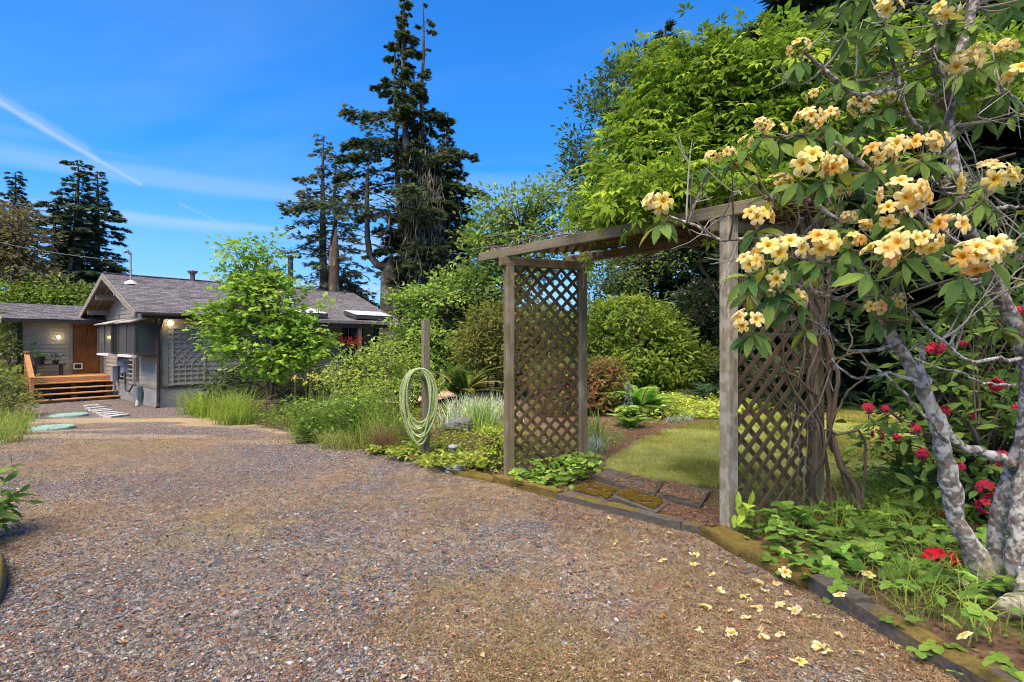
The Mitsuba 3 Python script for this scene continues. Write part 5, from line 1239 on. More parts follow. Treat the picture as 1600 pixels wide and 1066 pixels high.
BED = [(x + .2, y) for x, y in drive if 5.3 < y < 12.3] + [(-6.0, 14.5), (-3.5, 14.5), (-.6, 9.5), (.6, 7.4), (.75, 6.2), (.1, 5.6)]
BED2 = [(-8.6, 14.9), (-6.7, 12.4), (-4.5, 10.0), (-3.2, 13), (-4.2, 17.5), (-7.5, 17.2)]
k = numbered('ground_cover'); labels[k] = {'kind': 'stuff', 'label': 'mixed low green plants covering the bed between kerb and house'}
r = np.random.default_rng(31)
def cover_stuff(key, poly, n, tm, size, cols, h, seed, keep=None, label=None):
    cover('tmp' + key, poly, n, tm, size, cols, h, seed=seed, keep=keep)
    k = numbered(key); scene[k] = scene.pop(f'tmp{key}__leaf_mass'); labels.pop(f'tmp{key}__leaf_mass', None); labels[k] = {'kind': 'stuff'}
    if label: labels[k]['label'] = label
used.discard('ground_cover')
cover_stuff('ground_cover', BED, 15000, LEAF, .060, [(.10, .15, .025), (.17, .22, .035), (.26, .26, .06), (.07, .11, .022)], (.01, .16), 32, label='mixed low green plants covering the bed between kerb and house')
cover_stuff('house_bed_cover', BED2, 9000, LEAF, .09, [(.08, .13, .025), (.13, .19, .035), (.05, .08, .02)], (.01, .30), 33, label='low dark green plants along the house wall')
GBACK = [(2.6, 9.4), (3.8, 9.8), (5.4, 10.8), (7, 13), (9, 17), (6, 19), (2, 17), (1.6, 12.5), (2.2, 10.5)]
cover_stuff('back_bed_cover', GBACK, 22000, LEAF, .10, [(.17, .26, .04), (.25, .34, .06), (.36, .38, .08)], (.01, .20), 34, label='bright green ground cover at the back of the garden')
MUL = [(.8, 6.2), (1.3, 6.8), (2.0, 8.3), (2.9, 9.3), (2.3, 10.4), (1.0, 8.6), (.4, 7.0)]
cover_stuff('mulch_cover', MUL, 900, LEAF, .05, [(.13, .19, .03), (.18, .24, .05)], (.0, .06), 35, label='scattered seedlings on the brown mulch behind the arbor')
RB = [(1.62, 1.45), (1.60, 2.2), (1.58, 2.7), (1.50, 3.2), (1.62, 3.66), (2.0, 3.9), (2.5, 4.2), (3.2, 4.7), (4.4, 5.2), (4.8, 4.2), (3.9, 3.0), (3.2, 2.2), (2.6, 1.45)]
FAR_R = [(3.0, 4.9), (4.4, 5.5), (6.0, 6.5), (8.5, 8.2), (10, 8.5), (8, 5), (5.5, 3.6)]
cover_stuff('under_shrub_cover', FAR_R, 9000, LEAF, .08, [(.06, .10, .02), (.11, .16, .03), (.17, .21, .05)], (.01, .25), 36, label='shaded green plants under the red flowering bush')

for k, (sp, hh, cc, lab) in enumerate(((((500, 688), (520, 690), (540, 692)), .45, [(.08, .14, .028), (.13, .20, .04)], 'soft leafy perennials among the tall grasses right of the barrel planter'), (((560, 692), (590, 690), (625, 694)), .62, [(.10, .17, .03), (.17, .24, .045)], 'ferny leaved perennials left of the hose post'), (((640, 702), (674, 716), (752, 736)), .08, [(.13, .18, .03), (.22, .25, .05)], 'low yellow green perennials behind the kerb between hose post and bucket'))):
    key = thing('leafy_plant', lab, 'plant'); rr_ = np.random.default_rng(880 + k); P = []
    for px, py in sp:
        g = gpt(px, py); n = 900; t = rr_.random(n) ** .8
        for q_ in range(3):
            o_ = g + np.append(rr_.normal(0, .22, 2), 0); P.append(o_ + np.column_stack([rr_.normal(0, .11, (n // 3, 2)) * (.6 + .9 * t[:n // 3, None]), hh * rr_.uniform(.5, 1.7) * t[:n // 3]]))
    P = np.vstack(P); n = len(P); a = rr_.random(n) * 6.283
    v, f, c = scatter(LEAF if k != 1 else (DIAMOND[0] * [.7, 1, 1], DIAMOND[1]), P, np.stack([np.cos(a), np.sin(a), rr_.normal(.25, .3, n)], 1), rr_.normal(0, .35, (n, 3)) + [0, 0, 1], rr_.uniform(.05, .10, n), jitter(rr_, cc, n, .2)); pieces(key, 'leaf', v, f, c)
tuft('arching_grass', 'bright arching grass clump at the house end of the bed, left of the barrel planter', 'grass', [gpt(325, 652), gpt(350, 656), gpt(305, 648), gpt(375, 658)], 260, .95, .012, .75, [(.17, .24, .03), (.25, .32, .05), (.12, .18, .03)], spread=.16)
tuft('arching_grass', 'darker arching grass clump just left of the barrel planter', 'grass', [gpt(376, 664), gpt(362, 664)], 170, .5, .012, .8, [(.10, .16, .025), (.16, .22, .04)], spread=.14)
tuft('tall_grass', 'tall upright green grasses in the bed between barrel planter and hose post', 'grass', [gpt(495, 682), gpt(520, 690), gpt(548, 692), gpt(530, 678), gpt(565, 690), gpt(480, 680)], 150, .80, .013, .5, [(.065, .12, .028), (.11, .18, .035), (.16, .22, .05)], spread=.13)
tuft('tall_grass', 'feathery pale green grass just left of the coiled hose', 'grass', [gpt(590, 700), gpt(612, 700), gpt(575, 696)], 150, .75, .010, .45, [(.11, .17, .035), (.20, .27, .06)], spread=.10)
tuft('tall_grass', 'tallest loose grass stems standing above the perennials in the bed', 'grass', [gpt(508, 676), gpt(545, 684), gpt(600, 690), gpt(575, 680)], 70, 1.25, .010, .45, [(.10, .17, .03), (.17, .23, .05), (.30, .29, .11)], spread=.15)
tuft('bronze_sedge', 'bronze brown sedge tuft left of the coiled hose', 'grass', [gpt(605, 710), gpt(590, 708)], 260, .52, .006, .6, [(.26, .17, .09), (.35, .24, .13), (.18, .16, .06)], spread=.07)
tuft('bronze_sedge', 'green and straw sedge low in front of the tall green grasses', 'grass', [gpt(520, 700), gpt(545, 702)], 240, .42, .007, .9, [(.24, .27, .08), (.36, .32, .13), (.14, .20, .04)], spread=.12)
ST = 'white striped grasses behind the hose post'
for px, py, n, lab in ((702, 668, 90, 'white striped grass clump nearest the hose post'), (738, 666, 170, 'white striped grass clump in the middle of the bed'), (775, 664, 130, 'white striped grass clump beside the left arbor post')):
    tuft('striped_grass', lab, 'grass', [gpt(px, py), gpt(px + 12, py + 2)], n, .62, .020, .40, [(.36, .42, .26), (.52, .56, .42), (.22, .32, .12)], ST, spread=.12)
tuft('iris_plant', 'green iris leaves in front of the sword fern', 'plant', [gpt(755, 672)], 26, .62, .028, .45, [(.11, .19, .03), (.16, .25, .05)], spread=.09)
tuft('iris_plant', 'upright iris leaves just right of the left lattice', 'plant', [gpt(928, 690)], 30, .50, .030, .22, [(.12, .20, .04), (.18, .27, .06)], spread=.06)
tuft('lavender_plant', 'grey green lavender cushion at the foot of the iris', 'plant', [gpt(928, 705)], 150, .28, .010, .5, [(.20, .25, .17), (.28, .33, .24)], spread=.07)
tuft('lavender_plant', 'small silvery plant on the mulch before the lawn edge', 'plant', [gpt(1050, 660), gpt(1070, 657)], 90, .16, .012, .8, [(.26, .32, .24), (.18, .25, .15)], spread=.06)
tuft('grass_tuft', 'long green grass under the red flowering bush right of the vine stump', 'grass', [gpt(1400, 800), gpt(1430, 790), gpt(1375, 790), gpt(1450, 815), gpt(1350, 835)], 160, .36, .006, .85, [(.12, .18, .03), (.20, .24, .05)], spread=.13)
tuft('grass_tuft', 'arching green grass blades at the lower right behind the dark kerb', 'grass', [gpt(1440, 960), gpt(1520, 985), gpt(1400, 935), gpt(1470, 920)], 42, .34, .006, .95, [(.16, .23, .04), (.24, .29, .07)], spread=.09)
tuft('grass_tuft', 'sparse grass at the foot of the right lattice', 'grass', [gpt(1180, 830), gpt(1220, 825), gpt(1250, 815)], 60, .20, .005, .7, [(.14, .20, .04), (.22, .24, .07)], spread=.09)
tuft('grass_tuft', 'grassy growth at the left edge below the golden shrub', 'grass', [gpt(8, 680), gpt(20, 672), gpt(28, 660), gpt(0, 692)], 170, .5, .010, .8, [(.14, .20, .035), (.20, .24, .06)], spread=.16)
fern('sword fern with upright fronds behind the striped grasses', gpt(724, 630) + [0, 0, .02], 30, 1.8, [(.075, .13, .025), (.12, .185, .035), (.18, .22, .045)], up=1.0, wide=.07, pin=40)
fern('soft green fern beside the purple flower spike behind the arbor', gpt(1000, 648), 20, 1.15, [(.11, .20, .03), (.17, .28, .05)], up=.85, wide=.16)
fern('second soft fern left of the purple flower spike', gpt(960, 640), 14, .75, [(.10, .18, .03), (.15, .25, .045)], up=.8, wide=.16)
fern('small fern low in front of the purple flower spike', gpt(985, 668), 10, .55, [(.14, .24, .04), (.20, .30, .06)], up=.85, wide=.15)
for px, py, hh, lab, col in ((981, 665, 66, 'pale purple flower spike standing between the ferns', [(.36, .30, .50), (.46, .42, .58), (.50, .50, .42)]), (524, 640, 38, 'dark purple flower spike in the bed right of the maple', [(.22, .10, .24), (.32, .17, .33)])):
    k = thing('flower_spike', lab, 'flower'); g = gpt(px, py); h = hh * g[1] / FOCAL
    MB().tube([g, g + [.01, 0, h * .6], g + [0, 0, h]], .008, 5, (.13, .18, .05)).build(f'{k}__stem', 'matte')
    n = 130; t = rng.random(n); a = rng.random(n) * 6.28; P = g + np.stack([np.cos(a) * .045 * (1.1 - t), np.sin(a) * .045 * (1.1 - t), h * (.48 + .52 * t)], 1)
    v, f, c = scatter(LEAF, P, np.stack([np.cos(a), np.sin(a), 0 * a + .3], 1), rng.normal(0, .5, (n, 3)) + [0, 0, 1], .045, jitter(rng, col, n)); pieces(k, 'blossom', v, f, c, 0, 'petal', 'blossoms')
    n = 40; a = rng.random(n) * 6.28; P = g + np.stack([0 * a, 0 * a, h * .4 * rng.random(n)], 1)
    v, f, c = scatter(LONG, P, np.stack([np.cos(a), np.sin(a), 0 * a + .2], 1), rng.normal(0, .3, (n, 3)) + [0, 0, 1], .20, jitter(rng, GR, n)); pieces(k, 'leaf', v, f, c)
k = thing('yellow_flower', 'pale yellow flowers standing in the bed before the house porch', 'flower')
for px, py in ((495, 592), (486, 586), (478, 598), (461, 590)):
    q = at(px, py, 9.6); g = np.array([q[0], q[1], float(G(q[0], q[1]))]); MB().tube([g, q], .006, 4, (.15, .2, .05)).build(f'{k}__stem', 'matte')
    n = 14; v, f, c = scatter(LEAF, q + rng.normal(0, .02, (n, 3)), rng.normal(0, 1, (n, 3)), rng.normal(0, 1, (n, 3)), .07, jitter(rng, [(.72, .62, .10), (.8, .74, .3)], n)); lump(MB(), v, f, c).build(f'{k}__blossom', 'petal')
k = thing('leafy_plant', 'low soft leaved plants at the foot of the left lattice', 'plant')
cover(k, [(.0, 5.15), (.7, 5.05), (.95, 5.75), (.75, 5.95), (.1, 5.6)], 420, STAR, .085, [(.10, .18, .03), (.17, .26, .05)], (.01, .20), most=120, seed=41)
k = thing('leafy_plant', 'tall lime shoot leaning on the pale arbor post', 'plant')
g = gpt(1150, 845)
P = np.array([at(x, y, g[1]) for x, y in ((1155, 800), (1160, 785), (1150, 812), (1163, 800), (1147, 826), (1165, 815), (1158, 830), (1170, 790), (1152, 795))]); n = len(P)
MB().tube([g, P[0], P[1]], .004, 4, (.2, .27, .05)).build(f'{k}__stem', 'matte')
v, f, c = scatter(LONG, P, rng.normal(0, .4, (n, 3)) + [0, -.2, .7], rng.normal(0, .3, (n, 3)) + [0, -1, .6], .12, jitter(rng, [(.28, .38, .05), (.22, .32, .05)], n)); pieces(k, 'leaf', v, f, c, 20)
# broad leaved cover in the lower right corner
k = thing('strawberry_plant', 'glossy three lobed ground plants filling the bed behind the lower right kerb', 'plant')
cover(k, RB, 2300, TRIO, .095, [(.075, .145, .028), (.12, .21, .04), (.17, .27, .05)], (.02, .17), most=300, seed=42, keep=lambda q, r: (meshkit.noise(np.column_stack([q * 1.9, q[:, 0] * 0]), 5) > .36) | (r.random(len(q)) < .25))
cover_stuff('bed_litter', RB, 5000, DIAMOND, .035, [(.20, .09, .045), (.32, .20, .11), (.12, .07, .045), (.10, .15, .03)], (.0, .02), 37, label='brown leaf litter between the plants of the lower right bed')
cover_stuff('mulch_litter', [(.2, 3.95), (.2, 5.2), (.8, 6.1), (2.3, 9.4), (2.8, 9.0), (1.9, 7.5), (1.4, 5.3), (2.3, 4.8), (3.2, 4.8), (2.1, 3.95), (1.5, 3.5), (1.1, 3.5)], 9000, DIAMOND, .032, [(.20, .09, .05), (.33, .20, .12), (.14, .085, .06), (.42, .32, .20)], (.0, .012), 38, label='brown needles and bark bits on the mulch around the pavers')
# glossy plant at the left edge
k = thing('glossy_shrub', 'glossy dark green broad leaved plant at the left edge beside the gravel', 'shrub')
leafy(k, [(np.array([-3.55, 3.25, .08]), np.array([.18, .25, .14])), (np.array([-3.42, 3.2, -.08]), np.array([.14, .22, .10])), (np.array([-3.8, 3.6, .1]), np.array([.25, .3, .2]))], 46, 8, LONG, .13, [(.07, .125, .03), (.11, .18, .04), (.16, .23, .06)], 91, base=np.array([-3.6, 3.35, -.25]), tr=.02, stems=4, spread=.08, csig=.05, shell=.3, most=120)

# ================================================================ the vine on the arbor
vine = thing('climbing_vine', 'lush bright green five leaved vine heaped over the arbor roof with twisted brown stems', 'vine')
rv = np.random.default_rng(500)
VB = [(965, 300, 5.15, 46, 44), (1005, 240, 5.0, 56, 62), (1060, 170, 4.9, 66, 76), (1120, 135, 4.7, 70, 66), (1190, 132, 4.55, 76, 62), (1270, 138, 4.4, 70, 54), (1350, 150, 4.3, 64, 50), (1080, 250, 4.7, 70, 52), (1170, 230, 4.5, 76, 62), (1260, 220, 4.3, 66, 56), (1420, 120, 4.4, 60, 56), (930, 330, 5.3, 22, 18), (1020, 110, 4.9, 30, 40), (1500, 110, 4.6, 60, 60), (1340, 210, 4.2, 60, 46), (1000, 315, 4.75, 36, 20), (1075, 295, 4.35, 50, 24), (1140, 285, 4.0, 44, 20), (960, 325, 5.05, 28, 20), (985, 322, 4.2, 32, 17), (1032, 304, 4.0, 32, 20), (938, 334, 4.5, 26, 15), (905, 344, 4.75, 20, 15), (1010, 285, 4.25, 42, 26), (1080, 280, 3.9, 38, 20), (1045, 270, 4.5, 44, 30)]
leafy(vine, [blob(a, b, c, d, e, d * 1.0) for a, b, c, d, e in VB], 640, 14, FIVE, .135, [(.10, .18, .018), (.155, .25, .026), (.24, .325, .04), (.055, .10, .014)], 501, csig=.12, flat=.5, shell=.60, lump_=1.1, cvar=.24, upn=.75, most=300, droop=.45)
def vpath(*pts): return [at(*p) for p in pts]
VS = [(vpath((1338, 826, 3.95), (1343, 770, 3.9), (1312, 715, 3.92), (1300, 650, 3.95), (1290, 560, 3.98), (1280, 470, 3.98), (1262, 390, 4.0), (1240, 320, 4.1)), .030),
      (vpath((1330, 815, 4.0), (1318, 740, 4.0), (1296, 690, 3.95), (1305, 610, 3.95), (1285, 520, 4.0), (1290, 430, 4.0), (1270, 340, 4.0)), .024),
      (vpath((1300, 800, 4.05), (1292, 730, 4.02), (1280, 660, 4.0), (1268, 580, 4.0), (1284, 500, 4.02), (1268, 410, 4.0), (1255, 330, 4.1)), .020),
      (vpath((1285, 800, 4.05), (1270, 740, 4.0), (1285, 690, 3.95), (1262, 610, 3.95), (1276, 540, 4.0), (1255, 450, 4.0), (1230, 350, 4.1)), .016),
      (vpath((1345, 790, 3.95), (1360, 700, 3.95), (1345, 660, 3.95), (1300, 668, 3.92), (1240, 640, 3.9), (1200, 600, 3.85)), .013),
      (vpath((1290, 700, 3.95), (1310, 640, 3.9), (1350, 590, 3.9), (1330, 560, 3.9), (1290, 570, 3.95)), .011),
      (vpath((1278, 620, 3.95), (1240, 580, 3.9), (1220, 520, 3.88), (1240, 450, 3.9), (1262, 400, 3.95)), .011),
      (vpath((1125, 470, 4.35), (1100, 415, 4.4), (1085, 375, 4.5), (1060, 345, 4.55), (1048, 310, 4.6)), .020),
      (vpath((1130, 480, 4.3), (1108, 400, 4.4), (1078, 352, 4.5), (1040, 330, 4.6)), .012),
      (vpath((1160, 330, 4.2), (1120, 300, 4.4), (1050, 300, 4.7), (980, 330, 5.0)), .014),
      (vpath((1280, 330, 4.0), (1200, 310, 4.1), (1130, 300, 4.3), (1060, 260, 4.6)), .020), (vpath((1260, 340, 4.0), (1240, 250, 4.1), (1200, 180, 4.3)), .016), (vpath((1290, 340, 4.0), (1330, 240, 4.2), (1380, 180, 4.3)), .016)]
for pts, rr in VS:
    n = 30; p = wiggle(rv, pts, n, .012)
    MB().tube(p, np.linspace(rr, rr * .7, n) * .78, 8, (.1, .08, .06)).build(f'{vine}__stem', 'vine_bark', True)
m = MB()
for k in range(70):                                                           # thin runners round the post and the roof
    if k < 24:
        x, y = rv.uniform(1225, 1310), rv.uniform(420, 800); a = at(x, y, 3.95 + rv.normal(0, .05)); e = at(x + rv.normal(0, 35), y - rv.uniform(60, 200), 4.0 + rv.normal(0, .06))
    else:
        s, t = rv.uniform(-.1, 2.4), rv.uniform(.0, 1.0); a = np.array([*(FLp + FD[:2] * s + SD * t), ZB + .12 + abs(rv.normal(0, .03))]); e = a + FD * rv.normal(0, .6) + S3 * rv.normal(0, .2) + [0, 0, abs(rv.normal(0, .05))]; e[2] = max(e[2], ZB + .115)
    m.tube(wiggle(rv, [a, (a + e) / 2 + rv.normal(0, .03, 3), e], 12, .010), rv.uniform(.003, .008), 4, (.13, .11, .09), cap=False)
for k in range(60):                                                           # dry twigs at the bare left end of the roof
    s, t = rv.uniform(-.35, .9), rv.uniform(0, 1); a = np.array([*(FLp + FD[:2] * s + SD * t), ZB + .115 + abs(rv.normal(0, .03))]); e = a + FD * rv.uniform(-.4, .4) + S3 * rv.normal(0, .12); e[2] = ZB + .115 + abs(rv.normal(0, .05))
    m.tube(wiggle(rv, [a, (a + e) / 2 + [0, 0, rv.uniform(.0, .07)], e], 9, .012), rv.uniform(.002, .005), 3, (.24, .22, .19), cap=False)
m.build(f'{vine}__runners', 'matte', kind='stuff')
P = np.array([at(x, y, c) for x, y, c in ((915, 408, 5.0), (920, 396, 5.0), (910, 402, 5.0), (918, 418, 5.0), (905, 360, 5.1), (925, 370, 5.1), (1105, 350, 4.3), (1110, 372, 4.3))]); n = len(P)
v, f, c = scatter(FIVE, P, rv.normal(0, .4, (n, 3)) + [0, 0, -.8], rv.normal(0, .3, (n, 3)) + [-.3, -1, .5], .11, jitter(rv, [(.30, .40, .05)], n)); pieces(vine, 'leaf', v, f, c, 20)
MB().tube(wiggle(rv, [at(917, 372, 5.05), at(914, 400, 5.0), at(911, 450, 5.0)], 12, .006), .004, 4, (.2, .16, .10)).build(f'{vine}__stem', 'matte')

# ================================================================ the rhododendron with yellow blossoms
rh = thing('yellow_rhododendron', 'large rhododendron with pale lichen covered trunks and apricot yellow blossom clusters', 'rhododendron')
rr = np.random.default_rng(600)
def trunk(pts, radii, name='trunk', sides=14, n=36, amp=.008, mat='lichen_bark'):
    p = wiggle(rr, [at(*q) for q in pts], n, amp)
    d = np.linspace(0, 1, n); rad = np.interp(d, np.linspace(0, 1, len(radii)), radii) * (1 + .10 * rr.normal(0, 1, n) * (np.array(radii).max() > .02))
    MB().tube(p, rad, sides, (.3, .3, .3)).build(f'{rh}__{name}', mat, True)
    return p
SK = []
SK.append(trunk([(1552, 945, 2.72), (1540, 905, 2.72), (1508, 815, 2.72), (1484, 730, 2.70), (1458, 655, 2.68), (1432, 595, 2.66), (1404, 535, 2.63), (1385, 485, 2.6), (1350, 430, 2.56), (1310, 385, 2.52)], [.070, .048, .042, .036, .030, .024, .018]))
SK.append(trunk([(1560, 945, 2.78), (1562, 880, 2.80), (1562, 815, 2.80), (1582, 750, 2.8), (1598, 680, 2.8), (1606, 620, 2.8), (1600, 560, 2.78), (1572, 500, 2.75), (1540, 440, 2.72), (1514, 390, 2.7), (1500, 330, 2.68), (1486, 250, 2.66), (1480, 170, 2.64), (1492, 100, 2.62), (1512, 30, 2.6), (1530, -50, 2.6)], [.054, .043, .039, .036, .036, .028, .022, .017]))
SK.append(trunk([(1596, 930, 2.62), (1598, 850, 2.64), (1612, 760, 2.66), (1632, 660, 2.7), (1640, 560, 2.7), (1625, 460, 2.7), (1640, 360, 2.7), (1690, 240, 2.75), (1720, 120, 2.8), (1740, 20, 2.8)], [.060, .050, .044, .038, .030, .024, .018, .013]))
SK.append(trunk([(1568, 950, 2.40), (1585, 945, 2.42), (1620, 900, 2.46), (1660, 850, 2.5)], [.04, .068, .062, .055]))
SK.append(trunk([(1590, 730, 2.78), (1555, 715, 2.74), (1500, 690, 2.72), (1462, 640, 2.75), (1445, 590, 2.8), (1440, 540, 2.85)], [.026, .020, .018, .014], 'limb'))
ARMS = [([(1404, 535, 2.63), (1360, 470, 2.6), (1330, 400, 2.55), (1300, 335, 2.5), (1262, 312, 2.5), (1210, 320, 2.48)], .016), ([(1330, 390, 2.54), (1265, 372, 2.5), (1200, 366, 2.5), (1135, 370, 2.5), (1085, 350, 2.5), (1045, 338, 2.5)], .010),
        ([(1514, 390, 2.7), (1455, 345, 2.6), (1405, 300, 2.5), (1350, 250, 2.4), (1290, 215, 2.4), (1240, 210, 2.4)], .016), ([(1480, 170, 2.64), (1410, 146, 2.6), (1340, 150, 2.55), (1290, 110, 2.5), (1255, 80, 2.5)], .012),
        ([(1492, 100, 2.62), (1545, 130, 2.7), (1610, 180, 2.8)], .012), ([(1500, 330, 2.68), (1555, 315, 2.7), (1620, 330, 2.75)], .012), ([(1540, 440, 2.72), (1480, 400, 2.55), (1440, 350, 2.4), (1415, 310, 2.35)], .014),
        ([(1540, 440, 2.72), (1500, 430, 2.5), (1470, 400, 2.35), (1440, 385, 2.3)], .012), ([(1572, 500, 2.75), (1560, 440, 2.5), (1540, 415, 2.3), (1520, 405, 2.2)], .012), ([(1385, 485, 2.6), (1330, 470, 2.5), (1260, 445, 2.4), (1200, 420, 2.35)], .012),
        ([(1404, 535, 2.63), (1330, 545, 2.6), (1260, 500, 2.5), (1200, 500, 2.5)], .008), ([(1486, 250, 2.66), (1430, 200, 2.6), (1390, 100, 2.55), (1385, 30, 2.5)], .012), ([(1480, 170, 2.64), (1470, 90, 2.6), (1478, 30, 2.5)], .010),
        ([(1432, 595, 2.66), (1390, 585, 2.7), (1340, 590, 2.8), (1300, 560, 2.9)], .009), ([(1484, 700, 2.70), (1400, 600, 2.5), (1345, 565, 2.45)], .007), ([(1500, 330, 2.68), (1470, 290, 2.5), (1450, 240, 2.4)], .010), ([(1512, 30, 2.6), (1560, -10, 2.6), (1600, -30, 2.6)], .010),
        ([(1600, 560, 2.78), (1520, 560, 2.5), (1470, 530, 2.4), (1420, 480, 2.4)], .010), ([(1588, 600, 2.8), (1500, 585, 2.45), (1430, 560, 2.3)], .006)]
for pts, ra in ARMS: SK.append(trunk(pts, [ra * 1.15, ra * .6], 'limb', 7, 22, .006, 'lichen_bark'))
SKP = np.vstack(SK)
tw = MB()
for k in range(230):                                                          # bare grey twigs
    o = SKP[rr.integers(len(SKP))]
    if not (1.15 < o[2] < 3.2): continue
    if o[2] < 1.5 and k % 2: continue
    L = rr.uniform(.12, .5); d = unit(rr.normal(0, 1, 3) + [-.2, -.1, .35]); e = o + d * L
    p = wiggle(rr, [o, o + d * L * .5 + rr.normal(0, .03, 3), e], 7, .006)
    tw.tube(p, np.linspace(.0055, .002, 7), 4, [(.24, .22, .19), (.15, .125, .105), (.30, .29, .26)][k % 3], cap=False)
    for j in range(2):
        e2 = p[4] + unit(d + rr.normal(0, .6, 3)) * L * .4
        tw.tube([p[4], (p[4] + e2) / 2 + rr.normal(0, .01, 3), e2], [.003, .0025, .0015], 3, (.27, .25, .22), cap=False)
# blossom shape: five frilled petals round a golden throat
def _funnel(seed, open_=1.0, stamens=True):
    r = np.random.default_rng(seed); n = 30; th = np.arange(n) / n * 2 * np.pi
    ph = r.normal(0, .08)
    lobe = .52 + .52 * np.abs(np.cos(2.5 * th)) ** .5 + r.normal(0, .04, n)
    rows = [(.07, .0), (.13, .22), (.30, .42), (.66, .52), (1.04, .50)]
    V, C = [], []
    pal = [(.36, .30, .04), (.62, .36, .025), (.86, .55, .08), (.92, .75, .29), (.93, .785, .38)]
    for k, (rad, h) in enumerate(rows):
        m = 1 + (lobe - 1) * (k / 4) ** 1.7
        z = h + (.06 * np.sin(th * 10 + r.random() * 6) * (k == 4)) + r.normal(0, .02, n) * (k > 2) - .16 * (k == 4) * open_
        V.append(np.stack([rad * m * np.cos(th) * (.75 + .25 * open_), z, rad * m * np.sin(th) * (.75 + .25 * open_)], 1)); C.append(np.tile(pal[k], (n, 1)))
    v, c = np.vstack(V), np.vstack(C); f = []
    for k in range(4):
        for i in range(n):
            a, b = k * n + i, k * n + (i + 1) % n; f += [[a, b, b + n], [a, b + n, a + n]]
    if stamens:
        for i in range(6):
            a = i * 1.05; m = len(v); d = np.array([math.cos(a) * .14, .80, math.sin(a) * .14])
            v = np.vstack([v, [[.02, .2, 0], [-.02, .2, .02], d]]); c = np.vstack([c, [(.8, .6, .2), (.8, .6, .2), (.30, .14, .03)]]); f.append([m, m + 1, m + 2])
    return v, np.array(f), c
FUN = [_funnel(s, o) for s, o in ((1, 1.0), (2, .8), (3, 1.05), (4, .55))]
TR = [(1250, 75, 2.5, 20), (1190, 198, 2.4, 15), (1165, 222, 2.42, 13), (1112, 246, 2.5, 13), (1140, 240, 2.45, 12), (1212, 208, 2.4, 17), (1266, 188, 2.35, 24), (1300, 180, 2.35, 14), (1215, 288, 2.45, 24), (1265, 258, 2.3, 32), (1298, 262, 2.3, 24),
      (1030, 322, 2.5, 27), (1370, 243, 2.3, 28), (1402, 232, 2.3, 26), (1440, 230, 2.32, 28), (1462, 222, 2.35, 20), (1405, 305, 2.2, 38), (1395, 335, 2.2, 28), (1430, 312, 2.2, 30), (1545, 282, 2.3, 38), (1182, 342, 2.4, 24),
      (1172, 412, 2.3, 26), (1200, 396, 2.28, 30), (1236, 388, 2.28, 30), (1282, 384, 2.28, 30), (1335, 377, 2.3, 17), (1376, 402, 2.15, 32), (1412, 382, 2.15, 34), (1448, 378, 2.15, 28), (1486, 356, 2.2, 30), (1522, 404, 2.05, 40), (1556, 388, 2.08, 26),
      (1216, 437, 2.3, 22), (1205, 455, 2.32, 15), (1170, 505, 2.35, 26), (1248, 466, 2.35, 16), (1365, 482, 2.4, 20), (1410, 470, 2.4, 16), (1385, 280, 2.5, 16), (1388, 14, 2.4, 26), (1480, 22, 2.45, 26), (1502, 102, 2.5, 26), (1532, 86, 2.5, 22), (1570, 75, 2.5, 18), (1592, 122, 2.45, 26),
      (1346, 165, 2.6, 22), (1382, 148, 2.6, 18), (1315, 300, 2.55, 14), (1275, 150, 2.7, 16), (1325, 340, 2.45, 14), (1350, 352, 2.35, 14)]
WH = []
for px, py, Y, rp in TR:
    c0 = at(px, py, Y); k = numbered(f'{rh}__blossom_cluster'); R = rp * .84 * Y / FOCAL
    o = SKP[np.argmin(np.linalg.norm(SKP - c0, axis=1) + np.where(SKP[:, 2] > c0[2], .25, 0))]
    ax = unit(unit(c0 - o) * .5 + [rr.normal(0, .2), -.35, .75])
    st = c0 - ax * R * 1.0
    tw.tube(curve(o, (o + st) / 2 + [0, 0, -.03], st, 7), np.linspace(.006, .004, 7), 5, (.20, .16, .12), cap=False)
    fs = float(np.clip(R * .64, .026, .046)) * rr.uniform(.9, 1.1)
    n = int(np.clip((R / fs) ** 2 * 2.1 * rr.uniform(.75, 1.15), 2, 9))
    d = []
    for i in range(n):
        z = .95 - (i + .4) / n * 1.35; a = i * 2.4 + rr.normal(0, .25); s = math.sqrt(max(1 - z * z, .05))
        d.append([s * math.cos(a), s * math.sin(a), z])
    x = unit(np.cross(ax, [0, 1, .3])); y = np.cross(ax, x); d = np.array(d)
    d = unit(d[:, :1] * x + d[:, 1:2] * y + d[:, 2:] * ax)
    d = unit(d + [0, -.30, .05] + rr.normal(0, .22, d.shape))
    pos = c0 + d * (max(R - fs * .45, fs * .4) * rr.uniform(.75, 1.25, (n, 1))) * [1.2, 1, .85] - d * fs * .2
    for i in range(n):
        tv, tf, tc = FUN[rr.integers(4) if rr.random() < .8 else 3]
        tint = np.array([1, rr.uniform(.95, 1.06), rr.uniform(.85, 1.3)]) * rr.uniform(.9, 1.06)
        if rr.random() < .08: tint = tint * [.95, .74, .60]
        v, f, c = scatter((tv, tf), pos[i:i + 1], d[i:i + 1], rr.normal(0, 1, (1, 3)), fs * rr.uniform(.85, 1.1), np.clip(tc * tint, 0, .9)[None])
        kk = numbered(f'{k}__blossom'); scene[kk] = mikit.ply((v[0], f), 'petal', smooth=True, color=c[0])
        tw.tube([pos[i], (pos[i] + st) / 2, st], .0018, 3, (.35, .30, .12), cap=False)
    WH.append((st, ax, rr.integers(6, 10) if rp > 16 else 5, 1.0))
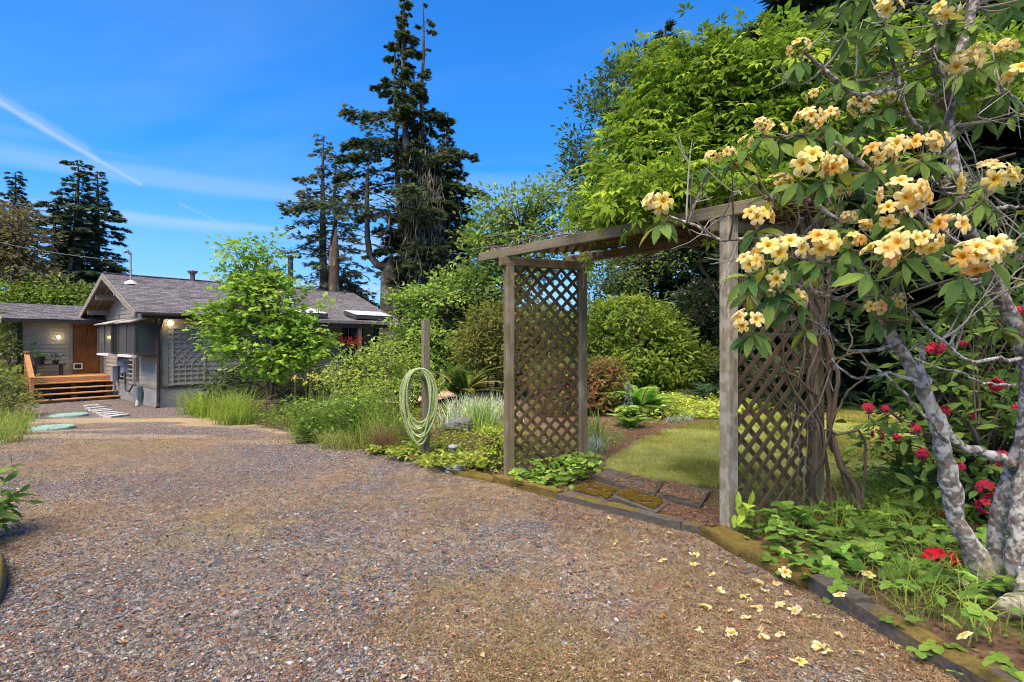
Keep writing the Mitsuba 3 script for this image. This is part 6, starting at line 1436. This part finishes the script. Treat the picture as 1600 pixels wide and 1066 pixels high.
for j in range(140):                                                           # leaf whorls without blossoms
    if j >= 95: px, py, Y = rr.uniform(1605, 1900), rr.uniform(-60, 420), rr.uniform(2.4, 3.1)
    elif j < 55: px, py, Y = rr.uniform(1290, 1600), rr.uniform(-10, 330), rr.uniform(2.4, 3.0)
    else: px, py, Y = rr.uniform(1170, 1600), rr.uniform(330, 520), rr.uniform(2.35, 2.8)
    c0 = at(px, py, Y); o = SKP[np.argmin(np.linalg.norm(SKP - c0, axis=1) + np.where(SKP[:, 2] > c0[2], .25, 0))]
    tw.tube(curve(o, (o + c0) / 2 + [0, 0, -.04], c0, 7), np.linspace(.006, .003, 7), 5, (.25, .22, .19), cap=False)
    WH.append((c0, unit(unit(c0 - o) * .5 + rr.normal(0, .3, 3) + [0, -.1, .7]), rr.integers(4, 8), .92))
tw.build(f'{rh}__twigs', 'matte', kind='stuff')
LP, LD, LN, LS, LC = [], [], [], [], []
for c0, ax, n, s in WH:
    x = unit(np.cross(ax, [0, 1, .3])); y = np.cross(ax, x); a0 = rr.random() * 6.28
    for i in range(n):
        a = a0 + i * 6.283 / n + rr.normal(0, .2); o = math.cos(a) * x + math.sin(a) * y
        LP.append(c0 + o * .008 - ax * rr.uniform(0, .02)); LD.append(o * 1.0 - ax * rr.uniform(-.15, .75) - np.array([0, 0, rr.uniform(.0, .75)])); LN.append(ax + o * .3 + rr.normal(0, .12, 3)); LS.append(rr.uniform(.095, .150) * s)
        c = np.array([(.085, .165, .05), (.13, .225, .06), (.18, .28, .065)][rr.integers(3)]) * rr.uniform(.8, 1.25)
        if rr.random() < .08: c = np.array([.24, .27, .04])
        LC.append(np.clip(c, 0, .9))
v, f, c = scatter(LONG, np.array(LP), np.array(LD), np.array(LN), np.array(LS), np.array(LC))
pieces(rh, 'leaf', v, f, c, 300, 'gloss_leaf')
scene['gloss_leaf'] = {'type': 'principledthin', 'base_color': VC, 'roughness': .38, 'diff_trans': .55, 'eta': 1.45}
# a mop of beard lichen on a limb
c0 = at(1493, 282, 2.6); n = 260; d = unit(rr.normal(0, 1, (n, 3)) + [0, 0, -.5])
v, f, c = scatter(DIAMOND, c0 + d * .01, d, rr.normal(0, 1, (n, 3)), rr.uniform(.03, .06, n), jitter(rr, [(.22, .23, .14), (.32, .32, .22)], n)); pieces(rh, 'lichen', v, f, c, 0, 'leaf', 'beard_lichen')

# ---- fallen blossoms
FB = [(963, 854), (1046, 838), (1007, 852), (1011, 873), (1036, 880), (1086, 872), (1083, 886), (1138, 886), (1150, 890), (1114, 903), (1182, 911), (1191, 916), (1212, 917), (1199, 929), (1165, 939), (1172, 945), (1100, 955), (1142, 960), (1180, 953), (1188, 958), (1215, 951), (1244, 960), (1250, 968), (1167, 970), (1195, 977), (1186, 992), (1194, 1002), (1093, 990), (1160, 1040), (1252, 1041), (1280, 1018), (1291, 1027), (1270, 970), (1032, 968), (904, 854), (919, 813), (950, 813), (1060, 856), (1125, 930), (1230, 935), (1140, 1000), (1312, 1000), (1220, 1000), (1075, 920), (1340, 1030)]
FBL = {0: 'open yellow fallen blossom on grey gravel before the pavers, largest of the left ones', 28: 'fallen blossom nearest the bottom edge of the photo, the left of the two', 29: 'fallen blossom nearest the bottom edge of the photo, the right of the two', 30: 'large crumpled fallen blossom at the foot of the dark kerb block, left of its twin', 31: 'large crumpled fallen blossom at the foot of the dark kerb block, right of its twin', 33: 'brownish withered blossom on bare gravel far from the kerb', 34: 'leftmost of all fallen blossoms on the gravel', 35: 'withered fallen blossom touching the kerb before the mossy pavers', 1: 'fallen blossom closest to the kerb across the arbor opening', 44: 'fallen blossom on the gravel farthest right, beside the dark kerb'}
for k, (px, py) in enumerate(FB):
    Y = CAM_Z / ((py - 533) / FOCAL - .055); p = np.array([(px - 800) / FOCAL * Y, Y, drive_z(0, Y) + .014])
    lab, grp = FBL.get(k), None
    if lab is None: lab, grp = ('pale yellow fallen blossom among those strewn thickly on the gravel beside the moss bank', 'fallen blossoms on the gravel') if px > 1090 else ('small pale fallen blossom lying apart on the gravel before the arbor opening', 'fallen blossoms before the arbor opening')
    key = thing('fallen_blossom', lab, 'blossom', grp)
    tv, tf, tc = FUN[k % 4]; tv = tv * [1, .55 + .4 * rr.random(), 1]
    tilt = unit(rr.normal(0, .55, 3) + [0, 0, rr.choice([1., .35, -.8])])
    tint = np.array([1.0, rr.uniform(1.0, 1.16), rr.uniform(1.1, 1.7)]) * rr.uniform(.85, 1.0)
    if k in (33, 35, 43): tint = np.array([.85, .62, .5])
    v, f, c = scatter((tv, tf), p[None], tilt[None], rr.normal(0, 1, (1, 3)), rr.uniform(.020, .030), np.clip(tc * tint, 0, .88)[None])
    v = v[0]; v = v + (np.stack([meshkit.noise(v * 55 + k, q) for q in range(3)], 1) - .5) * .040
    v[:, 2] = p[2] - .004 + (v[:, 2] - v[:, 2].min()) * .55
    scene[key] = mikit.ply((v, f), 'petal', smooth=True, color=c[0])
for px, py, lab in ((1313, 934, 'fallen pale petal on the mossy kerb block top'), (1226, 897, 'fallen yellow blossom on the moss bank right of the pale arbor post'), (1356, 900, 'fallen cream blossom among the leaves behind the mossy kerb block'), (1510, 1000, 'fallen yellow blossom among the leaves in the lower right corner'), (1500, 912, 'fallen yellow blossom at the foot of the lichen trunk')):
    p = gpt(px, py, .10 if px > 1300 else .09); key = thing('fallen_blossom', lab, 'blossom')
    tv, tf, tc = FUN[px % 4]
    v, f, c = scatter((tv, tf), p[None], unit(rr.normal(0, .5, (1, 3)) + [0, 0, 1]), rr.normal(0, 1, (1, 3)), .032, np.clip(tc * [1, 1.1, 1.4], 0, .88)[None])
    scene[key] = mikit.ply((v[0], f), 'petal', smooth=True, color=c[0])

# ================================================================ the red rhododendron behind it
red = thing('red_rhododendron', 'dark leaved rhododendron bush with red blossom clusters behind the lichen trunks', 'rhododendron')
RBL = [blob(1490, 600, 4.4, 90, 80), blob(1580, 560, 4.2, 90, 110), blob(1540, 720, 4.0, 100, 80), blob(1420, 660, 4.2, 60, 50), blob(1610, 700, 3.8, 80, 110), blob(1390, 700, 4.1, 40, 40), blob(1480, 760, 4.0, 70, 50), blob(1600, 460, 4.6, 90, 60)]
leafy(red, RBL, 300, 9, LONG, .135, [(.050, .095, .024), (.085, .145, .035), (.13, .20, .05)], 610, base=np.array([*at(1530, 0, 4.2)[:2], -.2]), tr=.03, stems=6, spread=.35, csig=.05, shell=.55, most=300, twig=.005)
def red_cluster(px, py, Y, rp):
    c0 = at(px, py, Y); k = numbered(f'{red}__blossom_cluster'); R = rp * Y / FOCAL; n = 8
    b = MB()
    for i in range(n):
        d = unit(rr.normal(0, 1, 3) + [0, -.5, .3]); tv, tf, tc = FUN[i % 3]
        tc = np.clip(np.array([.50, .045, .085]) * (tc.mean(1, keepdims=True) / .55) * rr.uniform(.8, 1.2), .01, .85)
        v, f, c = scatter((tv, tf), (c0 + d * R * .45)[None], d[None], rr.normal(0, 1, (1, 3)), max(R * .46, .018), tc[None]); lump(b, v, f, c)
    b.build(k, 'petal', True)
for q in ((1464, 543, 4.0, 15), (1450, 548, 4.0, 10), (1505, 538, 4.1, 8), (1356, 638, 3.8, 12), (1384, 639, 3.9, 9), (1371, 680, 3.8, 12), (1402, 683, 3.8, 8), (1430, 670, 3.9, 10), (1438, 708, 3.6, 14), (1566, 718, 3.3, 18), (1540, 764, 3.3, 18), (1538, 790, 3.3, 16), (1479, 801, 3.5, 9), (1500, 730, 3.5, 10), (1556, 601, 3.6, 14), (1590, 486, 3.8, 10), (1477, 641, 3.9, 10), (1590, 640, 3.7, 12), (1520, 650, 3.9, 8)):
    red_cluster(*q)
key = thing('fallen_red_cluster', 'bright red blossom cluster lying low at the left foot of the lichen trunk', 'blossom')
c0 = at(1475, 872, 2.85); b = MB()
for i in range(11):
    d = unit(rr.normal(0, 1, 3) + [0, -.4, .5]); tv, tf, tc = FUN[i % 4]
    v, f, c = scatter((tv, tf), (c0 + d * .032 + [rr.normal(0, .03), 0, 0])[None], d[None], rr.normal(0, 1, (1, 3)), .034, np.clip(np.array([.60, .018, .04]) * (tc.mean(1, keepdims=True) / .5), .01, .85)[None]); lump(b, v, f, c)
b.build(f'{key}__petals', 'petal', True)
MB().tube([c0 + [.0, .02, -.12], c0 + [0, 0, -.03]], .006, 5, (.15, .17, .06)).build(f'{key}__stem', 'matte')
